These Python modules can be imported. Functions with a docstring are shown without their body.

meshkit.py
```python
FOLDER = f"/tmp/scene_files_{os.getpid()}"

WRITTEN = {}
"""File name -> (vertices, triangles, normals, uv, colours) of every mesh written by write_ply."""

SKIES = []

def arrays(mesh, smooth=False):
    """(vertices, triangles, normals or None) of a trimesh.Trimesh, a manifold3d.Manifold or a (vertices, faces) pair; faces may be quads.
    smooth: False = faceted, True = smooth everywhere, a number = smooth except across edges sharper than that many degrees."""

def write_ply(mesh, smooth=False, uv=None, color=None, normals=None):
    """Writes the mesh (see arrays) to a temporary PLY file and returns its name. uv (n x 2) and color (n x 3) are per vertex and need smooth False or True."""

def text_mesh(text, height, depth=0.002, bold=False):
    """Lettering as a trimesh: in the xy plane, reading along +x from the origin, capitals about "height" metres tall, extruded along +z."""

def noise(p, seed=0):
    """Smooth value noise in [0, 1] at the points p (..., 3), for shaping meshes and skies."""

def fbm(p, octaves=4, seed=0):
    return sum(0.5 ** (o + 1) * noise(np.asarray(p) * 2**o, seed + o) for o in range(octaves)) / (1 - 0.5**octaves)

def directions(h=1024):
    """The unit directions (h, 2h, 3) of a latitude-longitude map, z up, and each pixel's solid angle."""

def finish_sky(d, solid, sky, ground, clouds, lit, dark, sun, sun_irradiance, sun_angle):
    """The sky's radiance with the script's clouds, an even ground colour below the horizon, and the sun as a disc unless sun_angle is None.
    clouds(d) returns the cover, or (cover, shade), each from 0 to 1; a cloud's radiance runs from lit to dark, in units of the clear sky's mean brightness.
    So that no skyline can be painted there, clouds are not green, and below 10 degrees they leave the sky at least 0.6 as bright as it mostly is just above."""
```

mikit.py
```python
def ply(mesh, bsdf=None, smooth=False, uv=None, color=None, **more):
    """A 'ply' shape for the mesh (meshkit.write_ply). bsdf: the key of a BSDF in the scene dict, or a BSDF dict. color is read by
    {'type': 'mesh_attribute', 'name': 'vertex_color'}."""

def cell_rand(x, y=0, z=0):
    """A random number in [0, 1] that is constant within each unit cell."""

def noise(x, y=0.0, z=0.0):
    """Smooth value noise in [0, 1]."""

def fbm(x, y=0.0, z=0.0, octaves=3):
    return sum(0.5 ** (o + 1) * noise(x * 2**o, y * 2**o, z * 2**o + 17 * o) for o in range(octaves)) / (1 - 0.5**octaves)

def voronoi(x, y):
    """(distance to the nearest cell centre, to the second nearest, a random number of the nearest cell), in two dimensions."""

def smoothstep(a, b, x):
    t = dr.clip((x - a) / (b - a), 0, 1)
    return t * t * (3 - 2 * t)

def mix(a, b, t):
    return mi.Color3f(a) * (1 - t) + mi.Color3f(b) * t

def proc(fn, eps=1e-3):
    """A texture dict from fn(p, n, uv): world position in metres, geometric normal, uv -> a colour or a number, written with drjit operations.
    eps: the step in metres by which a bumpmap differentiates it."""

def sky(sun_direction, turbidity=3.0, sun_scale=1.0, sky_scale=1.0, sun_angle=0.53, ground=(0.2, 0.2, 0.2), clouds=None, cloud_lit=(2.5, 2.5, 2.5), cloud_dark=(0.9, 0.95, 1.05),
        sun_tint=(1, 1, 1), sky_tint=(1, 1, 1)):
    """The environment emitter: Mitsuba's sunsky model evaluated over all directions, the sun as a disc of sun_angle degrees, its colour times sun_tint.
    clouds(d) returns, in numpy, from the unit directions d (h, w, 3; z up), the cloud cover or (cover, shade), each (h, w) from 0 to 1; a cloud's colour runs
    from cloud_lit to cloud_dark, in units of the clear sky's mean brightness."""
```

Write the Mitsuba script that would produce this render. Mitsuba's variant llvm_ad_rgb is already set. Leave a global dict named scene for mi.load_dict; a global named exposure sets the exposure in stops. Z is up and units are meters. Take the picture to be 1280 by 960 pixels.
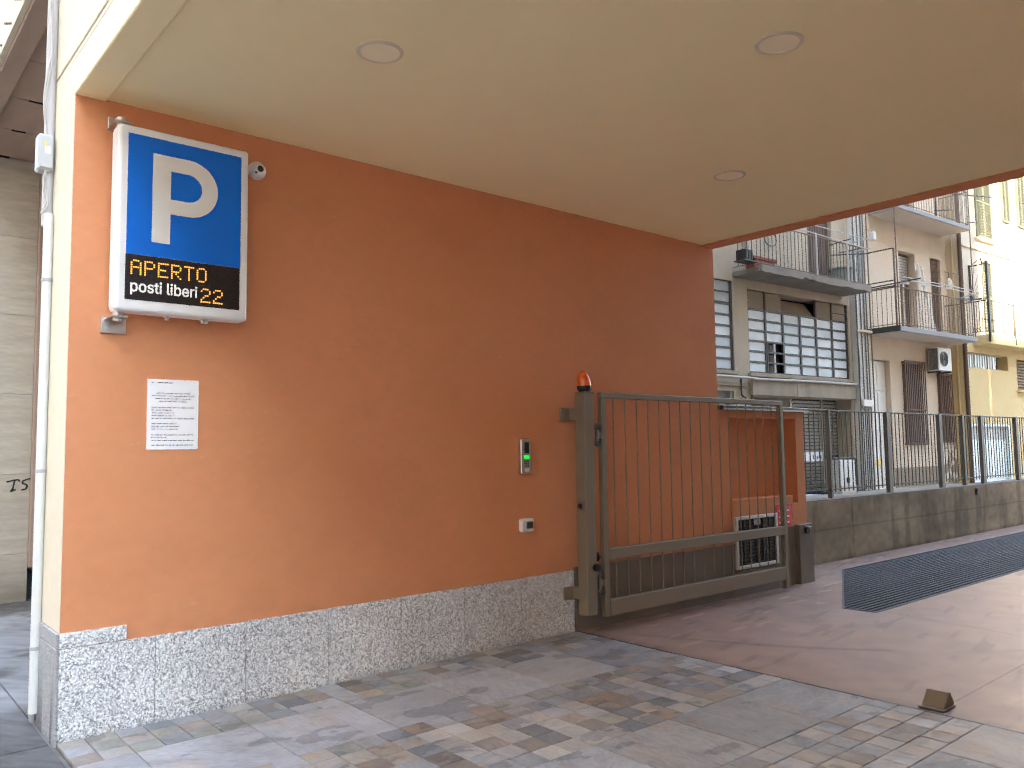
import math, random
import numpy as np, trimesh, mitsuba as mi, drjit as dr
import shapely
from shapely.geometry import Polygon, box as sbox, Point
from shapely import affinity
import mikit, meshkit
from mikit import noise, fbm, voronoi, cell_rand, smoothstep, mix

scene, labels = {'type': 'scene'}, {}
T4 = mi.ScalarTransform4f
rng = random.Random(7)

# ------------------------------------------------------------------ camera, sky, exposure
CAM = [-1.042, -5.075, 1.56]
FWD = [0.64443, 0.76067, 0.07799]
UP = [-0.04036, -0.06802, 0.99687]
scene['camera'] = {
    'type': 'perspective', 'fov': 64.12, 'fov_axis': 'x', 'near_clip': 0.05, 'far_clip': 800.0,
    'to_world': T4().look_at(origin=CAM, target=[c + f for c, f in zip(CAM, FWD)], up=UP)}


def cloud_cover(d):
    p = d * np.array([3.0, 3.0, 6.0]) + 11.0
    c = meshkit.fbm(p, 4, seed=3)
    return np.clip((c - 0.45) * 3.0, 0, 0.6), np.clip((c - 0.6) * 2, 0, 0.5)


scene['sky'] = mikit.sky([-0.60, -0.60, 0.55], turbidity=3, sun_scale=1.0, sky_scale=1.0, sun_angle=1.2, ground=(0.22, 0.2, 0.18),
                         clouds=cloud_cover, sky_tint=(1.05, 1.0, 0.93), cloud_lit=(1.7, 1.66, 1.6), sun_tint=(1, .95, .86))
exposure = 6.08


# ------------------------------------------------------------------ materials
def bs(key, d):
    scene[key] = {'type': 'twosided', 'id': key, 'b': d} if d['type'] not in ('thindielectric', 'dielectric') else {**d, 'id': key}


def rgb(*c):
    return {'type': 'rgb', 'value': list(c)}


def prin(color, rough=.7, spec=.5, metal=0.0, **k):
    c = color if isinstance(color, dict) else rgb(*color)
    return {'type': 'principled', 'base_color': c, 'roughness': rough, 'specular': spec, 'metallic': metal, **k}


def bump(inner, fn, scale, eps=2e-3):
    t = mikit.proc(fn, eps)
    return {'type': 'bumpmap', 'tex': t, 'scale': scale, 'b': inner}


def plaster(c1, c2, s1=1.3, s2=17.0, streak=0.0):
    def fn(p, n, uv):
        a = fbm(p.x * s1, p.y * s1, p.z * s1, 3)
        b = fbm(p.x * s2, p.y * s2, p.z * s2, 2)
        t = dr.clip(a * .75 + b * .4 - .08, 0, 1)
        if streak:
            s = fbm(p.x * 5.0, p.y * 5.0, p.z * .5, 3)
            t = dr.clip(t + streak * (s - .5) * 2, 0, 1)
        return mix(c1, c2, t)
    return mikit.proc(fn)


def orange_fn(p, n, uv):
    a = fbm(p.x * 1.1, p.y * 1.1, p.z * 1.1, 4)
    b = fbm(p.x * 21, p.y * 21, p.z * 21, 3)
    w = noise(p.x * 130, p.y * 130, p.z * 130)
    c = mix((.615, .268, .134), (.59, .248, .12), dr.clip(a * 1.5 - .25, 0, 1)) * (.95 + .09 * b + .03 * w)
    q = fbm(p.x * 2.6 + 5, p.y, p.z * 3.1, 5)
    c = mix(c, c * mi.Color3f(.95, .94, .93), smoothstep(.56, .72, q) * .7)
    scuff = smoothstep(.76, .82, fbm(p.x * 16 + p.z * 9, p.y, p.z * 33 - p.x * 6, 3)) * smoothstep(.52, .66, fbm(p.x * 1.7, 3, p.z * 1.7 + 4, 3))
    c = mix(c, mi.Color3f(.66, .42, .30), scuff * .3)
    dirt = smoothstep(.74, .5, p.z + .16 * fbm(p.x * 7, p.y, p.z * 5, 3)) * fbm(p.x * 11, p.y, p.z * 4, 3)
    return c * (1 - .14 * dirt)


def trowel(p, n, uv):
    return fbm(p.x * 9 + p.z * 3, p.y * 9, p.z * 6, 4) + .3 * noise(p.x * 170, p.y * 170, p.z * 170)


bs('orange_paint', bump(prin(mikit.proc(orange_fn), .8, .2), trowel, .0012, 4e-3))
bs('cream_paint', prin(plaster((.86, .765, .475), (.81, .71, .425), .9, 9), .7, .3))
bs('cream_facade', prin(plaster((.62, .56, .44), (.55, .49, .38), 1.2, 14), .8, .3))
bs('white_paint', prin((.60, .60, .58), .45, .4))
bs('grille_white', prin((.62, .62, .60), .4, .4))
bs('sign_white', prin((.72, .73, .73), .28, .5))
bs('sign_blue', prin((.002, .13, .58), .3, .4))
bs('sign_letter', prin((.66, .66, .63), .3, .5))
bs('black_plastic', prin((.012, .012, .013), .35, .5))
bs('dark_rubber', prin((.02, .02, .02), .7, .3))
bs('steel', prin((.55, .54, .52), .32, .5, .9))
bs('steel_worn', prin((.17, .15, .13), .5, .4, .4))
bs('grey_plastic', prin((.34, .35, .36), .5, .4))
bs('pale_plastic', prin((.72, .72, .70), .4, .5))
bs('box_grey', prin((.42, .43, .44), .5, .4))
bs('pale_pipe', prin((.44, .42, .42), .5, .4))
bs('lens', prin((.01, .01, .012), .08, .6))
bs('paper', prin((.86, .88, .90), .3, .5))
bs('ink', prin((.16, .16, .2), .6, .3))
bs('gate_paint', prin((.20, .165, .118), .5, .3))
bs('gate_post_paint', prin((.20, .17, .125), .5, .3))
bs('fence_paint', prin((.085, .07, .058), .55, .3))
bs('fence_post_paint', prin((.12, .10, .085), .5, .4))
bs('amber', prin((.75, .13, .015), .15, .6, spec_trans=0.0, clearcoat=.6))
bs('white_letter', prin((.85, .85, .83), .4, .4))
bs('red_sign', prin((.62, .03, .03), .4, .4))
bs('dark_pit', prin((.008, .008, .009), .9, .1))
bs('grate_steel', prin((.095, .097, .105), .7, .15))
bs('dark_metal', prin((.05, .048, .045), .5, .4))
bs('coping', prin((.05, .04, .04), .4, .5))
bs('downlight', prin((.62, .56, .42), .5, .3))
bs('diffuser', prin((.88, .79, .56), .6, .2))
bs('green_plastic', prin((.02, .09, .05), .4, .4))
bs('mould_tub', prin((.22, .24, .22), .6, .3))
bs('terracotta', prin((.24, .07, .045), .75, .3))
bs('frost_pane', prin((.56, .61, .66), .22, .6))
bs('frost_pane_dark', prin((.44, .49, .54), .25, .6))
bs('tan_panel', prin((.25, .20, .15), .8, .2))
bs('unlit_room_dark', prin((.018, .018, .02), .2, .5))  # near-black colour stands in for the shade of unlit rooms behind openings
bs('shutter_brown', prin((.115, .075, .055), .6, .3))
bs('grille_brown', prin((.14, .085, .065), .6, .35))
bs('shutter_green', prin((.052, .064, .058), .7, .2))
bs('door_white', prin((.62, .61, .58), .5, .4))
bs('aluminium', prin((.42, .41, .38), .45, .5, .5))
bs('rust_steel', prin((.17, .12, .09), .7, .3))
bs('galv', prin((.26, .26, .26), .55, .4, .3))
bs('garage_door', prin((.58, .66, .67), .45, .4))
bs('cable_white', prin((.46, .45, .43), .6, .3))
bs('wood_orange', prin((.48, .27, .10), .6, .3))
bs('yellow_tag', prin((.75, .55, .12), .5, .3))
bs('led', {'type': 'diffuse', 'reflectance': rgb(.6, .3, .05)})
bs('green_glass', prin((.03, .6, .06), .2, .5))


def granite_fn(p, n, uv):
    q1, q2 = p.x * 150 + p.y * 31, p.z * 150 + p.y * 57
    d1, d2, w = voronoi(q1, q2)
    f = noise(q1 * .6 + 7, q2 * .6 + 3)
    v = w * .88 + f * .2
    c = mix((.17, .175, .185), (.50, .51, .52), smoothstep(.15, .45, v))
    c = mix(c, (.86, .87, .87), smoothstep(.5, .9, v))
    big = fbm(p.x * 2.2, p.z * 2.2, p.y * 2, 3)
    dirt = smoothstep(.10, .0, p.z + .06 * fbm(p.x * 6, p.y * 6, 0, 2))
    return c * (.84 + .3 * big) * (1 - .3 * dirt)


def granite_bump(p, n, uv):
    q1, q2 = p.x * 150 + p.y * 31, p.z * 150 + p.y * 57
    d1, d2, w = voronoi(q1, q2)
    return w * .6 + noise(q1 * .5, q2 * .5) * .8


bs('granite', bump(prin(mikit.proc(granite_fn), .6, .4), granite_bump, .0035, 3e-3))


def granite_smooth_fn(p, n, uv):
    q1, q2 = p.y * 130 + p.x * 31, p.z * 130 + p.x * 57
    d1, d2, w = voronoi(q1, q2)
    c = mix((.22, .22, .23), (.38, .38, .39), w)
    st = fbm(p.y * 14, p.z * .7, 3, 3)
    low = smoothstep(.45, .02, p.z)
    return c * (1 - .55 * low * smoothstep(.42, .62, st))


bs('granite_smooth', prin(mikit.proc(granite_smooth_fn), .45, .4))

PAL = [(.31, .315, .325), (.235, .25, .27), (.34, .315, .28), (.235, .21, .19), (.27, .28, .255), (.385, .375, .365), (.265, .225, .195), (.165, .175, .19), (.33, .315, .30), (.35, .36, .38)]


def stone_fn(p, n, uv):
    k = dr.floor(uv.x)
    s = uv.y * 37.0
    c = mi.Color3f(0)
    for i, q in enumerate(PAL):
        c = dr.select(dr.abs(k - i) < .5, mi.Color3f(*q), c)
    ca, sa = dr.cos(uv.y * 3.1 + .4), dr.sin(uv.y * 3.1 + .4)
    x, y = p.x * ca + p.y * sa, p.y * ca - p.x * sa
    a = fbm(x * 3 + s, y * 11 + s, s, 4)
    b = fbm(x * 26 + s, y * 60, s, 3)
    g = noise(p.x * 240, p.y * 240)
    c = c * (.50 + .38 * a + .31 * b + .09 * g)
    r = fbm(p.x * 5 + s, p.y * 5 - s, s * .3, 3)
    c = mix(c, c * mi.Color3f(1.08, .93, .78), smoothstep(.52, .72, r) * .6)
    fl = fbm(p.x * 3.1 - s, p.y * 5.3 + s * 2, 0, 5)
    flake = smoothstep(.635, .655, fl) * .8 + smoothstep(.5, .62, fl) * .25
    c = mix(c, c * mi.Color3f(.70, .72, .75), flake)
    dirt = smoothstep(.55, .75, fbm(p.x * 1.4, p.y * 1.4, 5, 4))
    return c * (1 - .18 * dirt)


def stone_bump(p, n, uv):
    return fbm(p.x * 7 + 3 * p.y, p.y * 19, 1, 4) + .25 * fbm(p.x * 60, p.y * 60, 2, 2)


bs('paving_stone', bump(prin(mikit.proc(stone_fn), .55, .4), stone_bump, .006, 3e-3))


def mortar_fn(p, n, uv):
    return mix((.12, .11, .10), (.20, .185, .165), fbm(p.x * 9, p.y * 9, 0, 3))


bs('mortar', prin(mikit.proc(mortar_fn), .9, .2))


def red_fn(p, n, uv):
    a = fbm(p.x * .9, p.y * .9, 0, 4)
    b = fbm(p.x * 6, p.y * 6, 4, 3)
    g = noise(p.x * 190, p.y * 190)
    c = mix((.265, .175, .135), (.225, .155, .125), a)
    c = c * (.84 + .26 * b + .08 * g)
    arc = dr.abs(dr.sqrt(dr.square(p.x - 9.0) + dr.square(p.y - 1.2)) - 5.1 + .12 * fbm(p.x, p.y, 0, 2))
    c = mix(c, c * .66, smoothstep(.07, .0, arc) * smoothstep(.35, .65, fbm(p.x * 2, p.y * 2, 9, 3)) * .8)
    sc = fbm(p.x * 1.2 + p.y * 2, p.y * 9 - p.x * 2, 3, 3)
    c = mix(c, c * .7, smoothstep(.66, .75, sc) * .6)
    pale = smoothstep(.66, .78, fbm(p.x * 3 - p.y, p.y * 14, 7, 3)) * smoothstep(-1.6, -.2, p.y)
    c = mix(c, mi.Color3f(.42, .27, .22), pale * .6)
    joint = dr.minimum(dr.abs(p.x - 6.35 - .15 * (p.y + 3)), dr.abs(p.y + 3.0 - .02 * p.x))
    c = mix(c, c * .5, smoothstep(.008, .002, joint))
    edge = smoothstep(.16, .0, p.x - 3.955) * fbm(p.x * 4, p.y * 7, 1, 3)
    return c * (1 - .5 * edge)


def red_rough(p, n, uv):
    return .40 + .2 * fbm(p.x * 2.2, p.y * 2.2, 8, 4)


bs('red_concrete', prin(mikit.proc(red_fn), mikit.proc(red_rough), .4))


def concrete_fn(p, n, uv):
    a = fbm(p.x * .8, p.y * .8, p.z * 2.2, 4)
    b = fbm(p.x * 9, p.y * 9, p.z * 9, 3)
    st = fbm(p.x * 4.5, p.y * 4.5, p.z * .6, 3)
    c = mix((.345, .275, .195), (.19, .155, .112), dr.clip(a * 1.7 - .35, 0, 1)) * (.70 + .55 * b)
    c = mix(c, c * .6, smoothstep(.47, .66, st) * .8)
    j = dr.abs(p.z - .43 - .012 * (fbm(p.x * 2, 0, 0, 2) - .5)) - .002
    c = mix(c, c * .55, smoothstep(.020, .0, j) * .55)
    low = smoothstep(.10, .0, p.z + .05 * fbm(p.x * 5, 0, 0, 2))
    return c * (1 - .42 * low)


bs('cast_concrete', bump(prin(mikit.proc(concrete_fn), .9, .15), stone_bump, .006, 4e-3))
bs('workshop_render', prin(plaster((.47, .395, .30), (.355, .30, .235), 1.1, 12, .5), .85, .2))
bs('lintel_render', prin(plaster((.36, .31, .24), (.24, .205, .165), 2.0, 15, .7), .85, .2))
bs('street_front', prin((.42, .42, .41), .8, .2))
bs('house_render', prin(plaster((.60, .50, .395), (.52, .43, .335), .9, 11, .22), .85, .2))
bs('slab_concrete', prin(plaster((.27, .24, .205), (.15, .135, .12), 2.5, 16), .9, .2))
bs('slab_paint', prin(plaster((.56, .50, .43), (.49, .44, .38), 1.2, 12), .8, .2))
bs('slab_edge', prin((.25, .25, .26), .7, .3))
bs('yellow_render', prin(plaster((.62, .50, .27), (.56, .43, .23), .8, 9, .15), .85, .2))
bs('upper_render', prin(plaster((.56, .50, .40), (.50, .44, .35), .8, 9), .85, .2))


def peel_fn(p, n, uv):
    a = fbm(p.x * 6, p.y * 6, p.z * 5, 3)
    return mix((.60, .55, .47), (.27, .22, .17), smoothstep(.48, .56, a))


bs('peeling_render', prin(mikit.proc(peel_fn), .9, .2))


def travertine_fn(p, n, uv):
    a = fbm(p.x * 1.6, p.y * 1.6, p.z * 16, 4)
    b = fbm(p.x * 12, p.y * 6, p.z * 40, 3)
    c = mix((.47, .425, .355), (.35, .31, .255), a) * (.82 + .3 * b)
    low = smoothstep(.75, .0, p.z + .35 * fbm(p.x * 3, p.y, p.z * 3, 3))
    return mix(c, c * mi.Color3f(.52, .5, .46), low * .8)


bs('travertine', prin(mikit.proc(travertine_fn), .7, .3))


def soffit_fn(p, n, uv):
    a = fbm(p.x * 9, p.y * 2.0, 0, 4)
    return mix((.36, .265, .215), (.265, .195, .165), a)


bs('soffit_stone', prin(mikit.proc(soffit_fn), .8, .2))


def street_fn(p, n, uv):
    a = fbm(p.x * 1.7, p.y * 1.7, 0, 4)
    b = fbm(p.x * 14 + p.y * 9, p.y * 5, 0, 3)
    c = mix((.13, .13, .135), (.23, .23, .235), a) * (.75 + .5 * b)
    st = smoothstep(.5, .68, fbm(p.x * 3.2 + 2, p.y * 2.1, 3, 4))
    c = mix(c, mi.Color3f(.055, .05, .048), st * .75)
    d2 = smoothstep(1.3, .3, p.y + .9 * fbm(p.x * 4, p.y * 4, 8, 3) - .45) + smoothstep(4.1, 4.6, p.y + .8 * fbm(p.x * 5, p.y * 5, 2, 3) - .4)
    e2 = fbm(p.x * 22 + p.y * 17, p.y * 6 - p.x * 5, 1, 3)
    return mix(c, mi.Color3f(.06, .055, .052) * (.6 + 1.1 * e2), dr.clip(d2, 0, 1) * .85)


bs('street_stone', bump(prin(mikit.proc(street_fn), .8, .3), stone_bump, .006, 4e-3))


def ground_fn(p, n, uv):
    return mix((.17, .168, .162), (.24, .235, .225), fbm(p.x * 2, p.y * 2, 0, 4))


bs('asphalt', prin(mikit.proc(ground_fn), .9, .2))


def led_panel_fn(p, n, uv):
    gx, gz = p.x / .0062, p.z / .0062
    fx, fz = gx - dr.floor(gx) - .5, gz - dr.floor(gz) - .5
    d = dr.square(fx) + dr.square(fz)
    return mix((.030, .022, .024), (.009, .008, .009), smoothstep(.06, .14, d))


bs('led_panel', prin(mikit.proc(led_panel_fn), .3, .5))


# ------------------------------------------------------------------ mesh helpers
def cat(*ms):
    out = []
    for m in ms:
        out += m if isinstance(m, list) else [m]
    return trimesh.util.concatenate(out)


def bx(x0, x1, y0, y1, z0, z1, b=0.0):
    if b <= 0:
        m = trimesh.creation.box((abs(x1 - x0), abs(y1 - y0), abs(z1 - z0)))
        m.apply_translation(((x0 + x1) / 2, (y0 + y1) / 2, (z0 + z1) / 2))
        return m
    h = np.array([abs(x1 - x0), abs(y1 - y0), abs(z1 - z0)]) / 2
    b = min(b, h.min() * .9)
    pts = []
    for sx in (-1, 1):
        for sy in (-1, 1):
            for sz in (-1, 1):
                for k in range(3):
                    v = h.copy()
                    v[[j for j in range(3) if j != k]] -= b
                    pts.append(v * [sx, sy, sz])
    m = trimesh.Trimesh(pts).convex_hull
    m.apply_translation(((x0 + x1) / 2, (y0 + y1) / 2, (z0 + z1) / 2))
    return m


def cyl(p0, p1, r, n=10):
    return trimesh.creation.cylinder(radius=r, segment=[p0, p1], sections=n)


def path_tube(pts, r, n=7, sub=6):
    pts = np.asarray(pts, float)
    if sub > 1 and len(pts) > 2:                      # Catmull-Rom
        P = np.vstack([2 * pts[0] - pts[1], pts, 2 * pts[-1] - pts[-2]])
        out = []
        for i in range(1, len(P) - 2):
            for t in np.linspace(0, 1, sub, endpoint=False):
                a, b, c, d = P[i - 1:i + 3]
                out.append(.5 * (2 * b + (c - a) * t + (2 * a - 5 * b + 4 * c - d) * t ** 2 + (3 * b - a - 3 * c + d) * t ** 3))
        pts = np.array(out + [pts[-1]])
    return cat([cyl(a, b, r, n) for a, b in zip(pts[:-1], pts[1:])] + [_ball(p, r, n) for p in pts[1:-1]])


def _ball(p, r, n=7):
    m = trimesh.creation.uv_sphere(radius=r, count=[max(4, n // 2 + 1), n])
    m.apply_translation(p)
    return m


def lathe(prof, n=32):
    return trimesh.creation.revolve(np.asarray(prof, float), sections=n)


def extr(poly, d):
    gs = getattr(poly, 'geoms', [poly])
    return cat([trimesh.creation.extrude_polygon(g, d, engine='earcut') for g in gs])


AX = np.array([[1, 0, 0, 0], [0, 0, -1, 0], [0, 1, 0, 0], [0, 0, 0, 1.]])     # (x, y, z) -> (x, -z, y): drawings in the xz plane, extruded towards -Y


def xz(poly, depth, yback):
    """Polygon drawn as (x, z), thickness depth, its back at y = yback, its front towards -Y."""
    m = extr(poly, depth)
    m.apply_transform(AX)
    m.apply_translation((0, yback, 0))
    return m


# frame of the houses across the yard: s along the front, t out of the wall towards the passage
ANG = math.radians(3.55)
FO = np.array([18.19, 4.76, 0.0])
FU = np.array([math.cos(ANG), -math.sin(ANG), 0])
FN = np.array([-math.sin(ANG), -math.cos(ANG), 0])
FM = np.eye(4)
FM[:3, 0], FM[:3, 1], FM[:3, 2], FM[:3, 3] = FU, FN, (0, 0, 1), FO


def F(m):
    m.apply_transform(FM)
    return m


def fp(s, t, z):
    return FO + FU * s + FN * t + np.array([0, 0, z])


def fb(s0, s1, t0, t1, z0, z1, b=0.0):
    return F(bx(s0, s1, t0, t1, z0, z1, b))


def ft(a, b, r, n=8):
    return cyl(fp(*a), fp(*b), r, n)


SZ = np.array([[1, 0, 0, 0], [0, 0, 1, 0], [0, 1, 0, 0], [0, 0, 0, 1.]])


def fwall(poly, t0, t1):
    m = extr(poly, t1 - t0)
    m.apply_transform(SZ)
    m.apply_translation((0, t0, 0))
    return F(m)


# ------------------------------------------------------------------ scene entries
used = set()


def name(base):
    k, i = base, 0
    while k in used:
        i += 1
        k = '%s_%03d' % (base, i)
    used.add(k)
    return k


def thing(base, label, cat_, group=None, mesh=None, mat=None, smooth=False):
    k = name(base)
    labels[k] = {'label': label, 'category': cat_}
    if group:
        labels[k]['group'] = group
    if mesh is not None:
        scene[k] = mikit.ply(mesh, mat, smooth)
    return k


def part(parent, nm, mesh, mat, smooth=False, label=None, kind=None, **more):
    k = name(parent + '__' + nm)
    scene[k] = mikit.ply(mesh, mat, smooth, **more) if not isinstance(mesh, dict) else mesh
    if label or kind:
        labels[k] = {}
        if label:
            labels[k]['label'] = label
        if kind:
            labels[k]['kind'] = kind
    return k


def struct(nm, label, cat_, mesh, mat, kind='structure', **more):
    k = name(nm)
    if mesh is not None:
        scene[k] = mikit.ply(mesh, mat, **more)
    labels[k] = {'label': label, 'category': cat_, 'kind': kind}
    return k


def copies(parent, nm, mesh, mat, offsets, smooth=False):
    base = mikit.ply(mesh, mat, smooth)
    for o in offsets:
        k = name(parent + '__' + nm)
        scene[k] = {**base, 'to_world': T4().translate([float(v) for v in o])}


# ================================================================== GROUND
TS, TX0, TY0 = .1533, .135, -.12                       # sett module and grid origin
EDGE = 3.955                                           # end of the stone paving
grate_poly = Polygon([(8.72, .16), (6.46, -1.04), (6.49, -1.36), (23.5, -1.36), (23.5, .16)])

g = shapely.union_all([sbox(-120, -120, 120, 120)]).difference(grate_poly.buffer(.02)).difference(sbox(7.7, .86, 45, 4.6))
m = extr(g, .3); m.apply_translation((0, 0, -.332))
struct('ground', 'pale grey worn surface of the street beside the passage', 'ground', m, 'asphalt')
pave = struct('pavement', 'paving of large slate slabs and small mixed stone setts in the passage', 'paving',
              bx(0.0, EDGE - .012, -6.0, 0.005, -.03, -.008), 'mortar')


def stone(x0, x1, y0, y1, tone, nm, gap=.004, b=.0025):
    h = rng.uniform(-.0012, .0012)
    m = bx(x0 + gap / 2, x1 - gap / 2, y0 + gap / 2, y1 - gap / 2, -.022, 0 + h, b)
    a, c = rng.gauss(0, .0012), rng.gauss(0, .0012)
    v = m.vertices.copy()
    v[:, 2] += np.where(v[:, 2] > -.015, (v[:, 0] - (x0 + x1) / 2) * a * 2 + (v[:, 1] - (y0 + y1) / 2) * c * 2, 0)
    m = trimesh.Trimesh(v, m.faces, process=False)
    # facets keep their own vertices so that the top stays flat
    mm = trimesh.Trimesh(v[m.faces].reshape(-1, 3), np.arange(len(m.faces) * 3).reshape(-1, 3), process=False)
    uv = np.tile([tone + .5, rng.random()], (len(mm.vertices), 1))
    part(pave, nm, mm, 'paving_stone', uv=uv)


slab_rows = {(3, 6): None, (13, 16): None}              # rows (in sett modules below TY0) taken by large slabs
special = {}
# rows of setts: index j counts modules from TY0 downwards; j=-1 is the cut row along the wall
def yrow(j):
    return (TY0 - j * TS + .0, TY0 - (j + 1) * TS)


def xcol(i):
    return (TX0 + i * TS, TX0 + (i + 1) * TS)


sett_spots = []
rows = [-1, 0, 1] + list(range(6, 12)) + list(range(16, 20))
for j in rows:
    y1, y0 = yrow(j) if j >= 0 else (.003, TY0)
    for i in range(-1, 25):
        x0, x1 = xcol(i)
        if i == -1: x0 = 0.004
        if i == 24: x1 = EDGE - .012
        sett_spots.append((i, j, x0, x1, y0, y1))
# tones noted from the picture: (column, row) -> palette
white = {(13, 7): 5, (13, 8): 5, (13, 9): 5, (13, 10): 5, (10, 7): 5, (9, 7): 5, (9, 8): 8, (10, 8): 2, (11, 9): 8, (1, 0): 8, (0, 1): 8, (6, 0): 8,
         (12, 9): 7, (12, 10): 7, (13, 11): 5, (14, 10): 2, (11, 7): 6, (11, 6): 1, (12, 6): 6, (12, 7): 3, (20, 10): 3, (21, 11): 6, (22, 10): 3, (23, 10): 7, (24, 11): 8,
         (17, 8): 6, (17, 9): 3, (16, 8): 6, (2, 0): 4, (2, 1): 1, (4, 1): 4, (5, 1): 4, (0, 0): 4, (1, 1): 4, (3, 1): 4}
weights = [5, 4, 3, 4, 4, 2, 2.2, 2.0, 4, 2]
far_w = [4, 6, .6, 3.5, 3, .0, 2.0, 2.5, 2.0, 1]
for i, j, x0, x1, y0, y1 in sett_spots:
    if j >= 16:
        tone = rng.choices(range(10), [5, 6, .3, 2.5, .8, .2, .2, 2, 2.5, 2])[0]
    else:
        tone = rng.choices(range(10), far_w if i > 16 else weights)[0]
    tone = white.get((i, j), tone)
    stone(x0, x1, y0, y1, tone, 'sett')
row_a = (yrow(2)[1] + .0, yrow(6)[0])                   # slabs between setts
ya1, ya0 = yrow(2)[0], yrow(6)[0]
yb1, yb0 = yrow(12)[0], yrow(16)[0]
yc1 = yrow(20)[0]
xs = [0.004] + [TX0 + TS * (1 + 4 * k) for k in range(0, 7)]
xs[-1] = EDGE - .012
tones_a = [0, 9, 9, 0, 9, 0, 1]
tones_b = [9, 0, 0, 9, 0, 1, 1]
for k in range(7):
    stone(xs[k], xs[k + 1], ya0, ya1, tones_a[k], 'paving_slab', .005)
    stone(xs[k], xs[k + 1], yb0, yb1, tones_b[k], 'paving_slab', .005)
    for r in range(4):
        stone(xs[k], xs[k + 1], yc1 - .615 * (r + 1), yc1 - .615 * r, [0, 1, 8, 0][(k + r) % 4], 'paving_slab', .005)

# street side: big slabs and a strip of worn stone beside the corner
side = struct('sidewalk', 'worn grey stone slabs of the street pavement left of the corner', 'pavement', bx(-2.6, -.004, -14, 30, -.045, -.02), 'mortar')
yy = -13.0
while yy < 7.5:
    L = .95 + .25 * rng.random()
    for x0, x1 in ((-.86, -.03), (-1.72, -.87)):
        if yy > -6.5 or True:
            part(side, 'paving_slab', bx(x0, x1, yy + .006, yy + L - .006, -.03, -.006 + rng.uniform(-.003, .003), .004), 'street_stone')
    yy += L
part(side, 'recess_slab', bx(-.02, 1.2, .64, 5.1, -.03, -.004, .004), 'street_stone')
part(side, 'kerb', bx(-2.0, -1.73, -13, 7.5, -.04, .0, .01), 'street_stone')

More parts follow.
